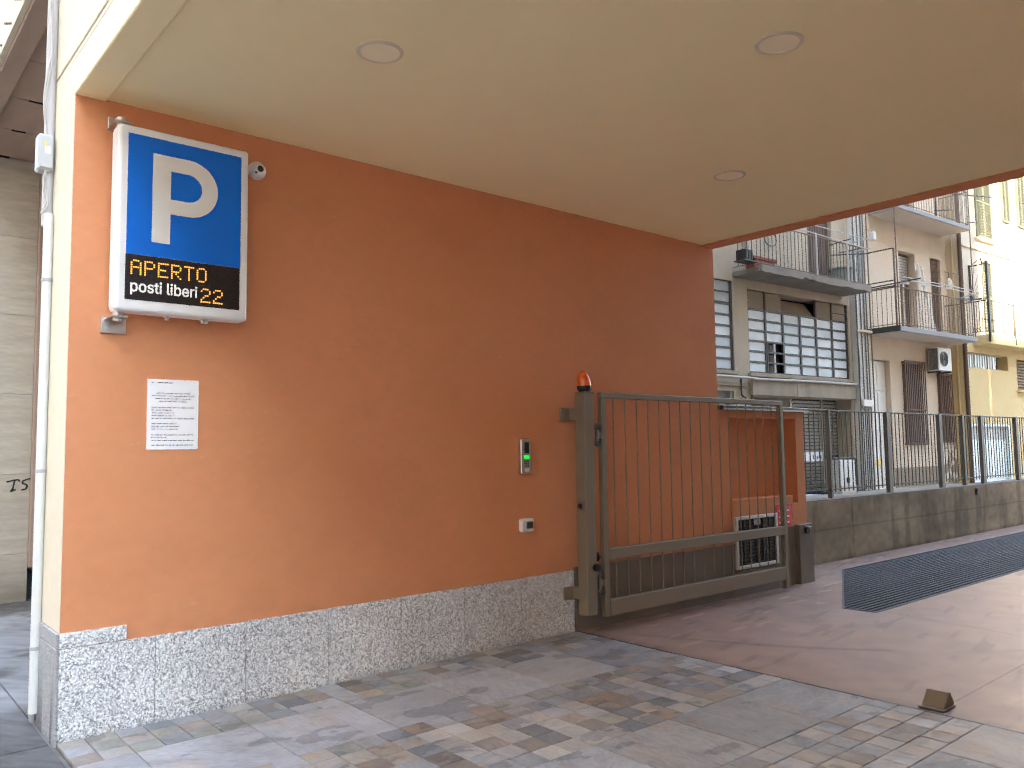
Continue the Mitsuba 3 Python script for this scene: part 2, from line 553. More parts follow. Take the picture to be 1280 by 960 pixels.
# driveway and yard
dpoly = sbox(EDGE, -6.4, 24.5, .64).difference(grate_poly)
m = extr(dpoly, .03); m.apply_translation((0, 0, -.034))
struct('driveway', 'reddish smooth concrete driveway behind the stone paving', 'driveway', m, 'red_concrete')
struct('yard', 'raised concrete yard behind the railing fence', 'yard', bx(7.7, 45, .86, 4.62, -.5, .42), 'slab_concrete')
part(pave, 'edge_strip', bx(EDGE - .011, EDGE - .001, -6, .004, -.03, .0012), 'dark_metal')

gr = thing('drain_grate', 'long dark steel floor grate with a slanted end, set in the reddish driveway', 'grate')
part(gr, 'pit', cat(bx(6.3, 23.6, -1.5, .3, -.62, -.6), bx(6.3, 23.6, -1.42, -1.38, -.6, -.035), bx(6.3, 23.6, .18, .22, -.6, -.035)), 'dark_pit')
k = 0
yb = -1.325
while yb < .15:
    xa = 6.485 if yb < -1.04 else 6.46 + (yb + 1.04) * (8.72 - 6.46) / 1.2
    part(gr, 'bar', bx(xa + .03, 23.5, yb - .014, yb + .014, -.011, -.003, .002), 'grate_steel')
    yb += .062


def edge_bar(a, b, w=.02):
    a, b = np.array(a), np.array(b)
    d = (b - a) / np.linalg.norm(b - a); n_ = np.array([-d[1], d[0]]) * w
    return extr(Polygon([a, b, b + n_, a + n_]), .05)


e = [edge_bar((6.46, -1.04), (8.72, .16), -.02), edge_bar((6.49, -1.36), (6.46, -1.04), -.02), edge_bar((6.49, -1.36), (23.5, -1.36), .02), edge_bar((8.72, .16), (23.5, .16), -.02)]
m = cat(e); m.apply_translation((0, 0, -.048))
part(gr, 'frame', m, 'grate_steel')

# ================================================================== PASSAGE BUILDING
ZC = 3.634
pb = thing('passage_building', 'orange walled building with cream ceiling spanning the car passage', 'building')
wall = Polygon([(.006, .2), (7.70, .2), (7.70, 1.93), (6.06, 1.93), (6.06, ZC + .1), (.006, ZC + .1)])
niche = sbox(6.25, .90, 7.53, 1.85)
m = xz(wall.difference(niche), .40, .412)
part(pb, 'orange_wall', m, 'orange_paint', label='smooth orange rendered side wall of the passage')
part(pb, 'niche_back', bx(6.22, 7.56, .20, .24, .88, 1.88), 'orange_paint')
part(pb, 'meter_panel', bx(6.252, 7.40, -.004, .19, .815, .985, .004), 'orange_paint')
part(pb, 'wall_core', bx(.02, 6.0, .413, .60, 0, ZC + .1), 'cream_facade')
part(pb, 'coping', bx(6.066, 7.74, -.045, .46, 1.932, 1.975, .004), 'coping', label='dark metal coping with a pale lower edge on the low wall')
part(pb, 'coping_drip', bx(6.075, 7.735, -.052, -.046, 1.928, 1.945), 'aluminium')
# ceiling
part(pb, 'ceiling', bx(.17, 5.872, -5.75, .02, ZC, ZC + .25), 'cream_paint', label='plain cream rendered ceiling of the passage')
part(pb, 'ceiling_lip', bx(.0, .168, -5.75, .0145, ZC - .012, 3.8345, .006), 'cream_paint')
part(pb, 'fascia', bx(5.874, 6.062, -5.75, .011, ZC - .016, ZC + .9, .004), 'orange_paint', label='orange band along the far edge of the ceiling')
# street front: pier and bands with a recessed groove, upper storeys
part(pb, 'pier', bx(.0, .5, .0155, .66, .58, 3.8355, .002), 'cream_facade', label='cream pier at the street corner')
part(pb, 'front_band', bx(.0, .4, -5.75, .66, 3.8365, 3.865, .002), 'cream_facade')
part(pb, 'front_groove', bx(.012, .4, -5.75, .655, 3.865, 3.885), 'cream_facade')
part(pb, 'front_upper', bx(.0, .4, -9.5, .66, 3.885, 17, .004), 'cream_facade')
part(pb, 'upper_storeys', bx(.4, 6.05, -9.5, .6, ZC + .26, 17), 'cream_facade')
part(pb, 'opposite_wall', bx(0.0, 6.06, -9.5, -5.75, 0, ZC + .26), 'orange_paint')
part(pb, 'unseen_yard_blocker', bx(6.064, 15.4, -5.2, -3.4, 0, 26), 'lintel_render')  # narrow slab out of view, placed to shade the yard and cut its sky
part(pb, 'unseen_sun_blocker', bx(8, 48, -26, -12.5, 0, 19.4), 'lintel_render')  # block out of view, its height set to shade the lower yellow house
ob = thing('unseen_street_building', 'unseen building across the street, behind the camera, keeping sun and low sky off the passage', 'building')
part(ob, 'front_wall', bx(-24, -11, -60, 60, 0, 18), 'street_front')  # out of view; height and distance set to block sun and low sky
# granite base
joints = [.346 + .0, .507, 1.05, 1.62, 2.19, 2.76, 3.33, 3.925]
part(pb, 'granite_slab', bx(.004, .505, 0.0, .06, -.01, .494, .003), 'granite')
for a, b in zip(joints[1:-1], joints[2:]):
    part(pb, 'granite_slab', bx(a + .0018, b - .0018, 0.0 + rng.uniform(-.001, .001), .06, -.01, .494 + (a - .5) * .006, .003), 'granite')
part(pb, 'granite_slab', bx(.004, .346, -.001, .05, .498, .579, .003), 'granite')
part(pb, 'granite_slab', bx(-.012, .003, .001, .48, -.03, .495, .003), 'granite_smooth', label='smooth granite slab on the street corner, stained near the ground')
part(pb, 'granite_slab', bx(-.012, .003, .001, .48, .499, .579, .003), 'granite_smooth')


def plinth_fn(p, n, uv):
    a = fbm(p.x * 3, p.y * 3, p.z * 3, 4)
    g = noise(p.x * 130, p.y * 130, p.z * 130)
    return mix((.20, .165, .13), (.145, .118, .095), a) * (.85 + .3 * g)


bs('plinth_stone', prin(mikit.proc(plinth_fn), .7, .3))
part(pb, 'joint_backing', bx(.006, 3.925, .004, .0115, -.005, .492), 'mortar')
part(pb, 'joint_backing', bx(.006, .344, .005, .0115, .4925, .577), 'mortar')
px0 = 3.93
for x1 in (4.6, 5.4, 6.2):
    part(pb, 'plinth_slab', bx(px0 + .002, x1 - .002, -.004, .05, -.01, .535, .003), 'plinth_stone'); px0 = x1
for x0, x1, z0, z1 in ((6.2, 6.26, -.01, .535), (7.06, 7.43, -.01, .64), (6.26, 7.06, -.01, .255)):
    part(pb, 'plinth_slab', bx(x0 + .001, x1 - .001, -.004, .05, z0, z1, .003), 'plinth_stone')
part(pb, 'pillar_base', bx(7.43, 7.72, -.05, .46, -.01, .655, .006), 'plinth_stone', label='grey brown pillar foot at the end of the low wall')
# vent to the meter recess: white frame, dark grid
v = thing('vent_grille', 'white framed dark ventilation grille low in the wall behind the gate', 'grille')
part(v, 'frame', cat(bx(6.27, 6.31, -.02, .02, .265, .81, .004), bx(7.01, 7.05, -.02, .02, .265, .81, .004), bx(6.31, 7.01, -.02, .02, .775, .81, .004), bx(6.31, 7.01, -.02, .02, .265, .30, .004)), 'grille_white')
part(v, 'back', bx(6.31, 7.01, .002, .0115, .30, .775), 'black_plastic')
for i in range(12):
    part(v, 'slat', bx(6.31, 7.01, -.008, .0015, .312 + i * .0385, .318 + i * .0385), 'dark_metal')
for i in range(5):
    part(v, 'mullion', bx(6.42 + i * .118, 6.428 + i * .118, -.011, .0015, .30, .775), 'dark_metal')
lab = thing('vent_label', 'small pale printed label on the dark ventilation grille', 'label', None, bx(6.60, 6.72, -.0145, -.0115, .71, .765), 'grey_plastic')
# fire equipment sign
sg = thing('fire_sign', 'small red and white sign on the low orange wall behind the gate', 'sign', None, bx(7.04, 7.36, -.014, -.005, .66, .893), 'red_sign')
for i in range(2):
    for j in range(3):
        part(sg, 'white_mark', bx(7.085 + .15 * i, 7.085 + .15 * i + .05, -.0175, -.0145, .688 + j * .066, .705 + j * .066), 'white_letter')
ph = thing('photocell', 'round black photocell on the pillar foot at the end of the low wall', 'sensor')
part(ph, 'housing', cyl((7.56, -.05, .585), (7.56, -.085, .585), .035, 20), 'black_plastic', 30)
part(ph, 'hood', bx(7.55, 7.61, -.10, -.05, .615, .632, .003), 'grey_plastic')

# ================================================================== THINGS ON THE ORANGE WALL
ps = thing('parking_sign', 'blue and white lit parking sign with amber display on the orange wall', 'sign')
SX0, SX1, SZ0, SZ1, SY = .19, .955, 2.362, 3.443, -.19


def rbox(x0, x1, y0, y1, z0, z1, r):
    import manifold3d
    pts = [np.array([sx, sy, sz]) for sx in (x0 + r, x1 - r) for sy in (y0 + r, y1 - r) for sz in (z0 + r, z1 - r)]
    return cat([]) if False else trimesh.util.concatenate([_s(p, r) for p in pts]).convex_hull


def _s(p, r):
    m = trimesh.creation.icosphere(2, radius=r); m.apply_translation(p); return m


part(ps, 'cabinet', rbox(SX0, SX1, SY, -.055, SZ0, SZ1, .022), 'sign_white', 35)
part(ps, 'blue_panel', bx(.242, .903, SY - .004, SY + .01, 2.69, 3.392), 'sign_blue')
part(ps, 'display_panel', bx(.240, .900, SY - .004, SY + .01, 2.428, 2.688), 'led_panel')
P = sbox(.378, 2.774, .480, 3.300)
outer = shapely.union_all([sbox(.378, 2.955, .585, 3.300), Point(.585, 3.1275).buffer(.1725, 32)])
inner = shapely.union_all([sbox(.480, 3.043, .578, 3.212), Point(.578, 3.1275).buffer(.0845, 32)])
P = P.union(outer).difference(inner)
part(ps, 'letter', xz(P, .003, SY - .0035), 'sign_letter', label='large pale capital P')
part(ps, 'side_panel_edge', bx(SX0 - .003, SX0 - .0005, -.165, -.075, SZ0 + .03, SZ1 - .03), 'sign_white')
FONT = {'A': ['01110', '10001', '10001', '11111', '10001', '10001', '10001'], 'P': ['11110', '10001', '10001', '11110', '10000', '10000', '10000'],
        'E': ['11111', '10000', '10000', '11110', '10000', '10000', '11111'], 'R': ['11110', '10001', '10001', '11110', '10100', '10010', '10001'],
        'T': ['11111', '00100', '00100', '00100', '00100', '00100', '00100'], 'O': ['01110', '10001', '10001', '10001', '10001', '10001', '01110'],
        '2': ['01110', '10001', '00001', '00110', '01000', '10000', '11111']}


def led_word(word, x, ztop, w, h):
    cw = w / (len(word) * 6 - 1)
    ch = h / 6.5
    ms = []
    for n_, ch_ in enumerate(word):
        for r_, row in enumerate(FONT[ch_]):
            for c_, on in enumerate(row):
                if on == '1':
                    X, Z = x + (n_ * 6 + c_ + .5) * cw, ztop - r_ * ch
                    ms.append(bx(X - cw * .33, X + cw * .33, SY - .0075, SY - .0045, Z - ch * .33, Z + ch * .33))
    return cat(ms)


LED = {'type': 'area', 'radiance': rgb(.020, .0088, .0014)}
for wd, x, zt, w_, h_ in (('APERTO', .266, 2.653, .432, .083), ('22', .662, 2.532, .135, .083)):
    part(ps, 'led_text', led_word(wd, x, zt, w_, h_), 'led', label='amber dot letters reading ' + wd, emitter=dict(LED))
tm = meshkit.text_mesh('posti liberi', .052, .002, True)
tb = tm.bounds
tm.apply_scale((.375 / (tb[1][0] - tb[0][0]), 1.22, 1))
tm.apply_transform(AX)
tm.apply_translation((.268 - tm.bounds[0][0], SY - .0042, 2.476))
part(ps, 'white_text', tm, 'white_letter', label='bold white words posti liberi')
# brackets of the sign
part(ps, 'bracket', cat(bx(.165, .30, -.012, .012, 2.25, 2.345, .003), bx(.18, .27, -.16, -.01, 2.325, 2.337, .002), cyl((.23, -.10, 2.31), (.23, -.10, 2.365), .028, 14), cyl((.195, -.02, 2.275), (.195, -.008, 2.275), .01), cyl((.275, -.02, 2.275), (.275, -.008, 2.275), .01)), 'steel')
part(ps, 'bracket', cat(bx(.175, .29, -.012, .012, 3.455, 3.53, .003), bx(.18, .27, -.15, -.01, 3.462, 3.472, .002), cyl((.225, -.10, 3.44), (.225, -.10, 3.50), .028, 14)), 'steel')
for x in (.47, .68, .70):
    part(ps, 'cable_gland', cat(cyl((x + .02, -.13, 2.335), (x + .02, -.13, 2.365), .011, 10), cyl((x + .02, -.13, 2.345), (x + .02, -.13, 2.353), .016, 6)), 'steel')

cm = thing('dome_camera', 'small white dome camera on the orange wall right of the parking sign', 'camera')
d = lathe([(0, .062), (.022, .06), (.044, .048), (.058, .025), (.060, 0), (0, 0)], 28)
d.apply_transform(trimesh.transformations.rotation_matrix(math.pi / 2, (1, 0, 0))); d.apply_translation((1.085, .012, 3.398))
part(cm, 'housing', d, 'sign_white', 35)
d = lathe([(0, .016), (.016, .010), (.024, 0), (0, 0)], 20)
d.apply_transform(trimesh.transformations.rotation_matrix(math.pi / 2 - .2, (1, 0, 0))); d.apply_translation((1.088, -.044, 3.402))
part(cm, 'lens', d, 'lens', 35)
part(cm, 'lens_ring', cat([cyl((1.06, -.045, 3.37), (1.06, -.049, 3.37), .006)]), 'dark_rubber')

nt = thing('paper_notice', 'white sheet of printed paper on the orange wall below the parking sign', 'notice')
part(nt, 'sheet', bx(.432, .7315, .006, .0105, 1.578, 1.998), 'paper')
lines = [(1.977, .453, .465, 1), (1.978, .49, .585, 1)]
zl = 1.915
for c_ in (.20, .245, .21, .17):
    lines.append((zl, .582 - c_ / 2, .582 + c_ / 2, 0)); zl -= .0165
zl -= .02
for c_ in (.25, .115, .13, .135, .255):
    lines.append((zl, .456, .456 + c_, 0)); zl -= .0165
zl -= .014
for c_ in (.155, .165, .155):
    lines.append((zl, .456, .456 + c_, 0)); zl -= .0165
zl -= .018
for c_ in (.255, .09, .25):
    lines.append((zl, .456, .456 + c_, 0)); zl -= .0165
lines.append((zl - .012, .456, .70, 0))
ms = []
for z, a, b, hd in lines:
    x = a
    while x < b - .004:
        L = min(rng.uniform(.008, .034), b - x)
        hh = .0062 if hd else .0050
        ms.append(bx(x, x + L, .0045, .0056, z - hh / 2, z + hh / 2)); x += L + .0055
part(nt, 'printed_lines', cat(ms), 'ink', label='lines of small dark print', kind='stuff')

kp = thing('access_keypad', 'tall steel keypad with a glowing green window on the orange wall', 'keypad')
part(kp, 'body', bx(3.322, 3.432, -.028, .012, 1.348, 1.632, .006), 'steel')
part(kp, 'camera_window', bx(3.355, 3.405, -.033, -.0275, 1.515, 1.605, .003), 'lens')
part(kp, 'green_window', bx(3.352, 3.408, -.033, -.0275, 1.468, 1.500, .002), 'green_glass', emitter={'type': 'area', 'radiance': rgb(.0003, .0115, .0008)}, label='glowing green display window')
for r_ in range(3):
    for c_ in range(3):
        part(kp, 'key', bx(3.356 + c_ * .018, 3.369 + c_ * .018, -.032, -.0275, 1.405 + r_ * .019, 1.418 + r_ * .019, .002), 'green_plastic')
part(kp, 'name_plate', bx(3.355, 3.405, -.0305, -.0275, 1.366, 1.39), 'pale_plastic')
sw = thing('wall_switch', 'small white switch box with a grey rocker on the orange wall', 'switch')
part(sw, 'housing', bx(3.312, 3.452, -.034, .012, .878, .986, .012), 'pale_plastic')
part(sw, 'rocker', bx(3.362, 3.432, -.042, -.033, .905, .962, .004), 'dark_metal')

for i, (x, y) in enumerate(((1.116, -1.495), (2.675, -2.865), (4.24, -1.47))):
    lb = ['round recessed ceiling lamp nearest the parking sign', 'round recessed ceiling lamp farthest from the orange wall', 'round recessed ceiling lamp above the gate'][i]
    cl = thing('ceiling_light', lb, 'ceiling light', 'recessed lamps in the passage ceiling')
    r1 = lathe([(.100, 0), (.104, -.008), (.122, -.004), (.124, 0), (.124, .004), (.100, .004)], 48); r1.apply_translation((x, y, ZC - .0005))
    part(cl, 'rim', r1, 'downlight', 30)
    r2 = lathe([(0, -.003), (.101, -.003), (.101, .003), (0, .003)], 48); r2.apply_translation((x, y, ZC - .001))
    part(cl, 'diffuser', r2, 'diffuser', 30)

# ================================================================== GATE
gp = thing('gate_post', 'grey brown square steel gate post fixed to the orange wall', 'post')
part(gp, 'column', bx(3.885, 4.005, -.20, -.085, .155, 2.022, .006), 'gate_post_paint')
part(gp, 'cap', bx(3.882, 4.008, -.203, -.082, 2.022, 2.03, .003), 'gate_post_paint')
for z in (1.84, .33):
    part(gp, 'wall_bracket', cat(bx(3.79, 3.886, -.016, -.004 if z < 1 else .012, z - .055, z + .055, .004), bx(3.89, 4.0, -.086, -.004, z - .05, z + .05, .004), cyl((3.83, -.022, z), (3.83, -.014, z), .011, 6)), 'gate_post_paint')
bl = thing('beacon_light', 'orange flashing beacon with a black base on top of the gate post', 'beacon')
b1 = lathe([(0, 0), (.046, 0), (.060, .02), (.0645, .05), (0, .05)], 24); b1.apply_translation((3.945, -.145, 2.031))
part(bl, 'base', b1, 'black_plastic', 40)
prof = [(0, .178), (.016, .176), (.034, .162), (.050, .13), (.060, .09), (.063, .049), (0, .049)]
b2 = lathe(prof, 28); v_ = b2.vertices; v_[:, 0] += (v_[:, 2] - .05) * -.14; b2 = trimesh.Trimesh(v_, b2.faces); b2.apply_translation((3.945, -.145, 2.031))
part(bl, 'lens', b2, 'amber', 40)
k1 = thing('key_switch', 'small steel key switch on the side of the gate post', 'switch', None, None)
part(k1, 'housing', bx(3.868, 3.8865, -.185, -.115, 1.03, 1.10, .006), 'steel_worn')
part(k1, 'barrel', cyl((3.869, -.15, 1.065), (3.852, -.15, 1.065), .02, 14), 'black_plastic', 30)
k2 = thing('photocell', 'round black photocell on the front of the gate post', 'sensor')
part(k2, 'housing', cyl((3.978, -.20, .55), (3.978, -.235, .55), .030, 18), 'black_plastic', 30)
part(k2, 'lens', cyl((3.978, -.235, .55), (3.978, -.238, .55), .018, 14), 'lens')

GX0, GX1, GZ0, GZ1, GY = 4.095, 6.945, .125, 2.03, -.20
gt = thing('swing_gate', 'open grey brown steel gate of thin bars standing along the orange wall', 'gate')
part(gt, 'stile', bx(GX0, GX0 + .06, GY, GY + .05, GZ0, GZ1 - .052, .004), 'gate_paint')
part(gt, 'stile', bx(GX1 - .06, GX1, GY, GY + .05, .035, GZ1 - .052, .004), 'gate_paint')
part(gt, 'top_rail', bx(GX0, GX1, GY, GY + .05, GZ1 - .05, GZ1, .004), 'gate_paint')
part(gt, 'middle_rail', bx(GX0 + .062, GX1 - .062, GY - .002, GY + .052, .598, .690, .004), 'gate_paint')
part(gt, 'bottom_rail', bx(GX0 + .062, GX1 - .062, GY - .002, GY + .052, GZ0, .262, .004), 'gate_paint')
copies(gt, 'bar', cyl((0, 0, .69), (0, 0, GZ1 - .05), .0055, 8), 'gate_paint', [(4.265 + .155 * i, GY + .025, 0) for i in range(17)], True)
copies(gt, 'short_bar', cyl((0, 0, .262), (0, 0, .598), .0055, 8), 'gate_paint', [(4.265 + .155 * i, GY + .025, 0) for i in range(17)], True)
for z in (1.66, .41):
    part(gt, 'hinge', cat(cyl((4.052, GY + .02, z - .10), (4.052, GY + .02, z + .10), .017, 12), bx(4.0, 4.05, GY + .005, GY + .035, z - .085, z - .055, .003), bx(4.0, 4.05, GY + .005, GY + .035, z + .055, z + .085, .003), bx(4.052, 4.10, GY + .005, GY + .035, z - .03, z + .03, .003), cyl((4.03, GY - .02, z - .07), (4.03, GY + .05, z - .07), .011, 6), cyl((4.03, GY - .02, z + .07), (4.03, GY + .05, z + .07), .011, 6)), 'steel_worn')
for z in (1.66, .41):
    for dz in (-.07, .07):
        part(gt, 'hinge_bolt', cyl((4.045, GY - .03, z + dz), (4.045, GY + .02, z + dz), .019, 6), 'dark_metal')
part(gt, 'foot_plate', bx(6.87, 6.96, GY - .005, GY + .055, .028, .036), 'steel_worn')
ar = thing('gate_opener', 'dark gate opener arm and cable between the gate post and the gate', 'gate opener')
part(ar, 'bracket', bx(4.0, 4.075, -.13, -.095, .50, .585, .003), 'pale_plastic')
part(ar, 'cable', path_tube([(4.06, -.09, .58), (4.22, -.05, .60), (4.30, -.04, .50), (4.22, -.05, .40), (4.12, -.07, .38)], .007), 'dark_rubber', True)
part(ar, 'motor', bx(4.045, 4.10, -.14, -.06, .585, .66, .008), 'black_plastic')

# door stop on the edge of the paving
st = thing('gate_stop', 'small wedge shaped steel gate stop on the edge of the paving', 'gate stop')
pl_ = Polygon([(4.02, .012), (4.17, .012), (4.115, .088), (4.098, .088)])
m = extr(pl_, .125); m.apply_transform(AX); m.apply_translation((0, -2.825, 0))
part(st, 'wedge', m, 'gate_post_paint')
part(st, 'base_plate', bx(3.99, 4.16, -2.962, -2.812, .0, .010, .003), 'steel_worn')

# ================================================================== STREET CORNER: PIPE, BOX, CABLES
dp = thing('downpipe', 'white rain pipe down the cream pier at the street corner', 'drainpipe')
part(dp, 'pipe', cyl((-.028, .47, .06), (-.028, .47, 3.02), .027, 20), 'white_paint', 30)
part(dp, 'pipe', cyl((-.03, .52, 2.95), (-.03, .52, 7.0), .03, 20), 'pale_pipe', 30)
for z in (.42, 1.45, 2.6):
    part(dp, 'clip', cat(cyl((-.028, .47, z), (-.028, .47, z + .02), .031, 20), bx(-.028, -.0125, .46, .48, z, z + .02)), 'grey_plastic')
part(dp, 'dark_conduit', cyl((-.018, .57, -.02), (-.018, .57, 3.4), .016, 12), 'grey_plastic', 30)
jb = thing('junction_box', 'grey plastic junction box with a white sticker high on the street corner', 'junction box')
part(jb, 'housing', bx(-.098, -.0135, .455, .56, 3.285, 3.51, .010), 'box_grey')
part(jb, 'lid', bx(-.092, -.018, .442, .456, 3.295, 3.50, .006), 'box_grey')
part(jb, 'sticker', bx(-.062, -.034, .4405, .4418, 3.385, 3.43), 'pale_plastic')
part(jb, 'sticker', bx(-.068, -.050, .4405, .4418, 3.436, 3.456), 'yellow_tag')
cb_ = thing('loose_cable', 'pair of thin pale cables hanging down to the junction box', 'cable')
part(cb_, 'strand', path_tube([(-.062, .47, 5.6), (-.062, .47, 4.5), (-.045, .46, 4.15), (-.04, .47, 3.95), (-.065, .48, 3.75), (-.055, .49, 3.505)], .0055), 'cable_white', True)
part(cb_, 'strand', path_tube([(-.052, .48, 5.6), (-.050, .48, 4.5), (-.036, .47, 4.1), (-.058, .47, 3.92), (-.072, .48, 3.72), (-.050, .49, 3.505)], .0055), 'cable_white', True)
part(cb_, 'loop', path_tube([(-.05, .47, 3.29), (-.06, .48, 3.19), (-.035, .47, 3.09), (-.07, .48, 3.02), (-.04, .47, 3.11), (-.062, .47, 3.2), (-.055, .47, 3.285)], .005), 'cable_white', True)
cd = thing('broken_cable', 'short pale cable end dangling free beside the cable pair', 'cable', None,
           path_tube([(-.075, .47, 5.4), (-.078, .48, 4.75), (-.085, .49, 4.6), (-.125, .53, 4.47)], .0065), 'cable_white', True)

# ================================================================== NEIGHBOURING BUILDING (left edge)
nb = thing('neighbouring_building', 'old travertine building with a deep recessed entrance, at the left edge', 'building')
zz = -.05
hs = [.55, .85, .86, .86, .86, .86]
for i, h in enumerate(hs):
    xj = [(-.05, .72)] if i % 2 else [(-.05, .33), (.334, .72)]
    xj = [(-.06, .72)]
    for x0, x1 in xj:
        part(nb, 'travertine_slab', bx(x0, x1, 5.10, 5.2, zz + .0012, zz + h - .0012, .002), 'travertine')
    zz += h
part(nb, 'stone_jamb', bx(.722, .80, 5.03, 5.22, .35, 4.79, .006), 'soffit_stone')
part(nb, 'recess_back', bx(.80, 1.2, .66, 5.2, -.05, 4.79), 'travertine')
yy = .66
while yy < 5.1:
    y1 = min(yy + .88, 5.1)
    part(nb, 'soffit_panel', bx(.13, .80, yy + .004, y1 - .004, 4.79, 4.83, .004), 'soffit_stone')
    part(nb, 'soffit_slot', bx(.30, .42, y1 - .012, y1 + .012, 4.783, 4.8), 'dark_pit')
    yy += .88
part(nb, 'soffit_void', bx(.13, 1.2, .66, 5.2, 4.835, 4.95), 'dark_pit')
part(nb, 'lintel', bx(-.02, .128, .66, 5.6, 4.72, 4.95, .006), 'soffit_stone')
part(nb, 'upper_front', cat(bx(-.06, -.021, .665, 14, 4.75, 4.955), bx(-.06, .5, .665, 14, 4.956, 17)), 'upper_render', label='beige upper wall over the recessed entrance')
part(nb, 'street_front', bx(-.06, .5, 5.2, 14, 0, 4.75), 'travertine')
part(nb, 'rear_block', bx(.5, 5.0, .665, 14, 5.01, 17), 'upper_render')
part(nb, 'rear_base', bx(1.2, 5.0, .665, 14, 0, 5.0), 'upper_render')
for i in range(9):
    part(nb, 'rusty_nail', cyl((-.06, 1.0 + i * .43, 4.80), (-.105, 1.02 + i * .43, 4.79), .009, 6), 'rust_steel')
gf = [path_tube([(.50, 5.095, 1.27), (.60, 5.095, 1.29), (.62, 5.095, 1.27)], .008, 6), path_tube([(.575, 5.095, 1.285), (.56, 5.095, 1.20), (.54, 5.095, 1.17), (.585, 5.095, 1.185)], .008, 6),
      path_tube([(.72, 5.09, 1.30), (.66, 5.095, 1.28), (.65, 5.095, 1.25), (.69, 5.095, 1.23), (.68, 5.095, 1.19), (.64, 5.095, 1.18)], .008, 6)]
part(nb, 'graffiti', cat(gf), 'black_plastic', label='black scrawled graffiti letters')

# ================================================================== RETAINING WALL AND FENCE
rw = thing('retaining_wall', 'low stained concrete retaining wall along the driveway', 'wall')
xa = 7.73
for xb in (9.9, 12.3, 14.7, 17.1, 19.5, 24.5):
    part(rw, 'wall_panel', bx(xa + .001, xb - .001, .6, .87, -.02, .805, .004), 'cast_concrete'); xa = xb
part(rw, 'top', bx(7.73, 24.5, .602, .868, .8052, .822, .004), 'slab_concrete')
cl = thing('wall_bracket_stub', 'small dark metal stub near the top of the retaining wall', 'bracket', None, cat(cyl((14.2, .6, .74), (14.2, .56, .74), .03, 12), bx(14.17, 14.23, .565, .6, .66, .74, .005)), 'dark_metal')
fc = thing('railing_fence', 'dark steel railing fence with flat posts on the retaining wall', 'fence')
FY = .70
part(fc, 'top_rail', bx(7.75, 20.0, FY - .02, FY + .02, 2.005, 2.025, .003), 'fence_paint')
part(fc, 'bottom_rail', bx(7.75, 20.0, FY - .015, FY + .015, .93, .946, .003), 'fence_paint')
posts = [(9.52, .05), (11.25, .11), (13.1, .11), (14.02, .08), (14.85, .12), (16.55, .12), (18.3, .12), (20.0, .12)]
for x, w in posts:
    part(fc, 'post', bx(x - w / 2, x + w / 2, FY - .03, FY + .03, .822, 2.03, .004), 'fence_post_paint')
offs = [(7.78 + .125 * i, FY, 0) for i in range(98)]
offs = [o for o in offs if all(abs(o[0] - x) > w / 2 + .02 for x, w in posts)]
copies(fc, 'bar', bx(-.006, .006, -.006, .006, .90, 2.005), 'fence_paint', offs)

# ================================================================== WORKSHOP (left of the yard)
ws = thing('workshop_building', 'drab workshop with a big frosted grid window and a roller door recess', 'building')
p_ = sbox(-12, .3, -.02, 12)
for a in (sbox(-6.6, 3.13, -4.47, 5.06), sbox(-3.97, 3.12, -.07, 4.95), sbox(-3.98, .3, -.07, 2.62), sbox(-5.5, 2.2, -4.53, 2.70), sbox(-1.63, 5.25, -.62, 7.4)):
    p_ = p_.difference(a)
part(ws, 'front_wall', fwall(p_, -.42, 0), 'workshop_render')
part(ws, 'interior', cat(fb(-12, -.1, -3.0, -2.9, .3, 9), fb(-12, -.1, -3, -.43, 2.66, 2.8), fb(-12, -.1, -3, -.43, 5.1, 5.2), fb(-.14, -.1, -3, -.43, .3, 9), fb(-12, -11.9, -3, -.43, .3, 9), fb(-12, -.1, -3, -.43, 8.9, 9)), 'unlit_room_dark')
part(ws, 'sill', fb(-4.02, -.03, 0.002, .07, 3.03, 3.11, .006), 'lintel_render')
part(ws, 'lintel', fb(-4.02, -2.42, -.02, .10, 2.62, 2.975, .01), 'lintel_render', label='stained concrete beam over the roller door')
part(ws, 'lintel', fb(-2.412, -.0, -.02, .10, 2.62, 2.975, .01), 'lintel_render')
part(ws, 'sill', fb(-6.6, -4.42, .002, .06, 3.05, 3.125, .006), 'lintel_render')
part(ws, 'ledge', fb(-7, -4.1, .002, .05, 2.80, 2.88, .006), 'lintel_render')
part(ws, 'side_pipe', path_tube([fp(-7, .13, 3.0), fp(-4.1, .13, 2.98), fp(-3.9, .14, 2.965), fp(-1.8, .14, 2.99), fp(.0, .13, 2.985)], .028, 8, 4), 'cable_white', True)
part(ws, 'small_pipe', path_tube([fp(-4.35, .05, 2.98), fp(-4.35, .05, 2.75), fp(-4.33, .05, 2.62), fp(-4.2, .05, 2.56)], .022, 8, 5), 'dark_metal', True)
part(ws, 'small_pipe', path_tube([fp(-4.0, .05, 3.1), fp(-3.98, .05, 2.95), fp(-4.0, .05, 2.5)], .018, 8, 4), 'dark_metal', True)


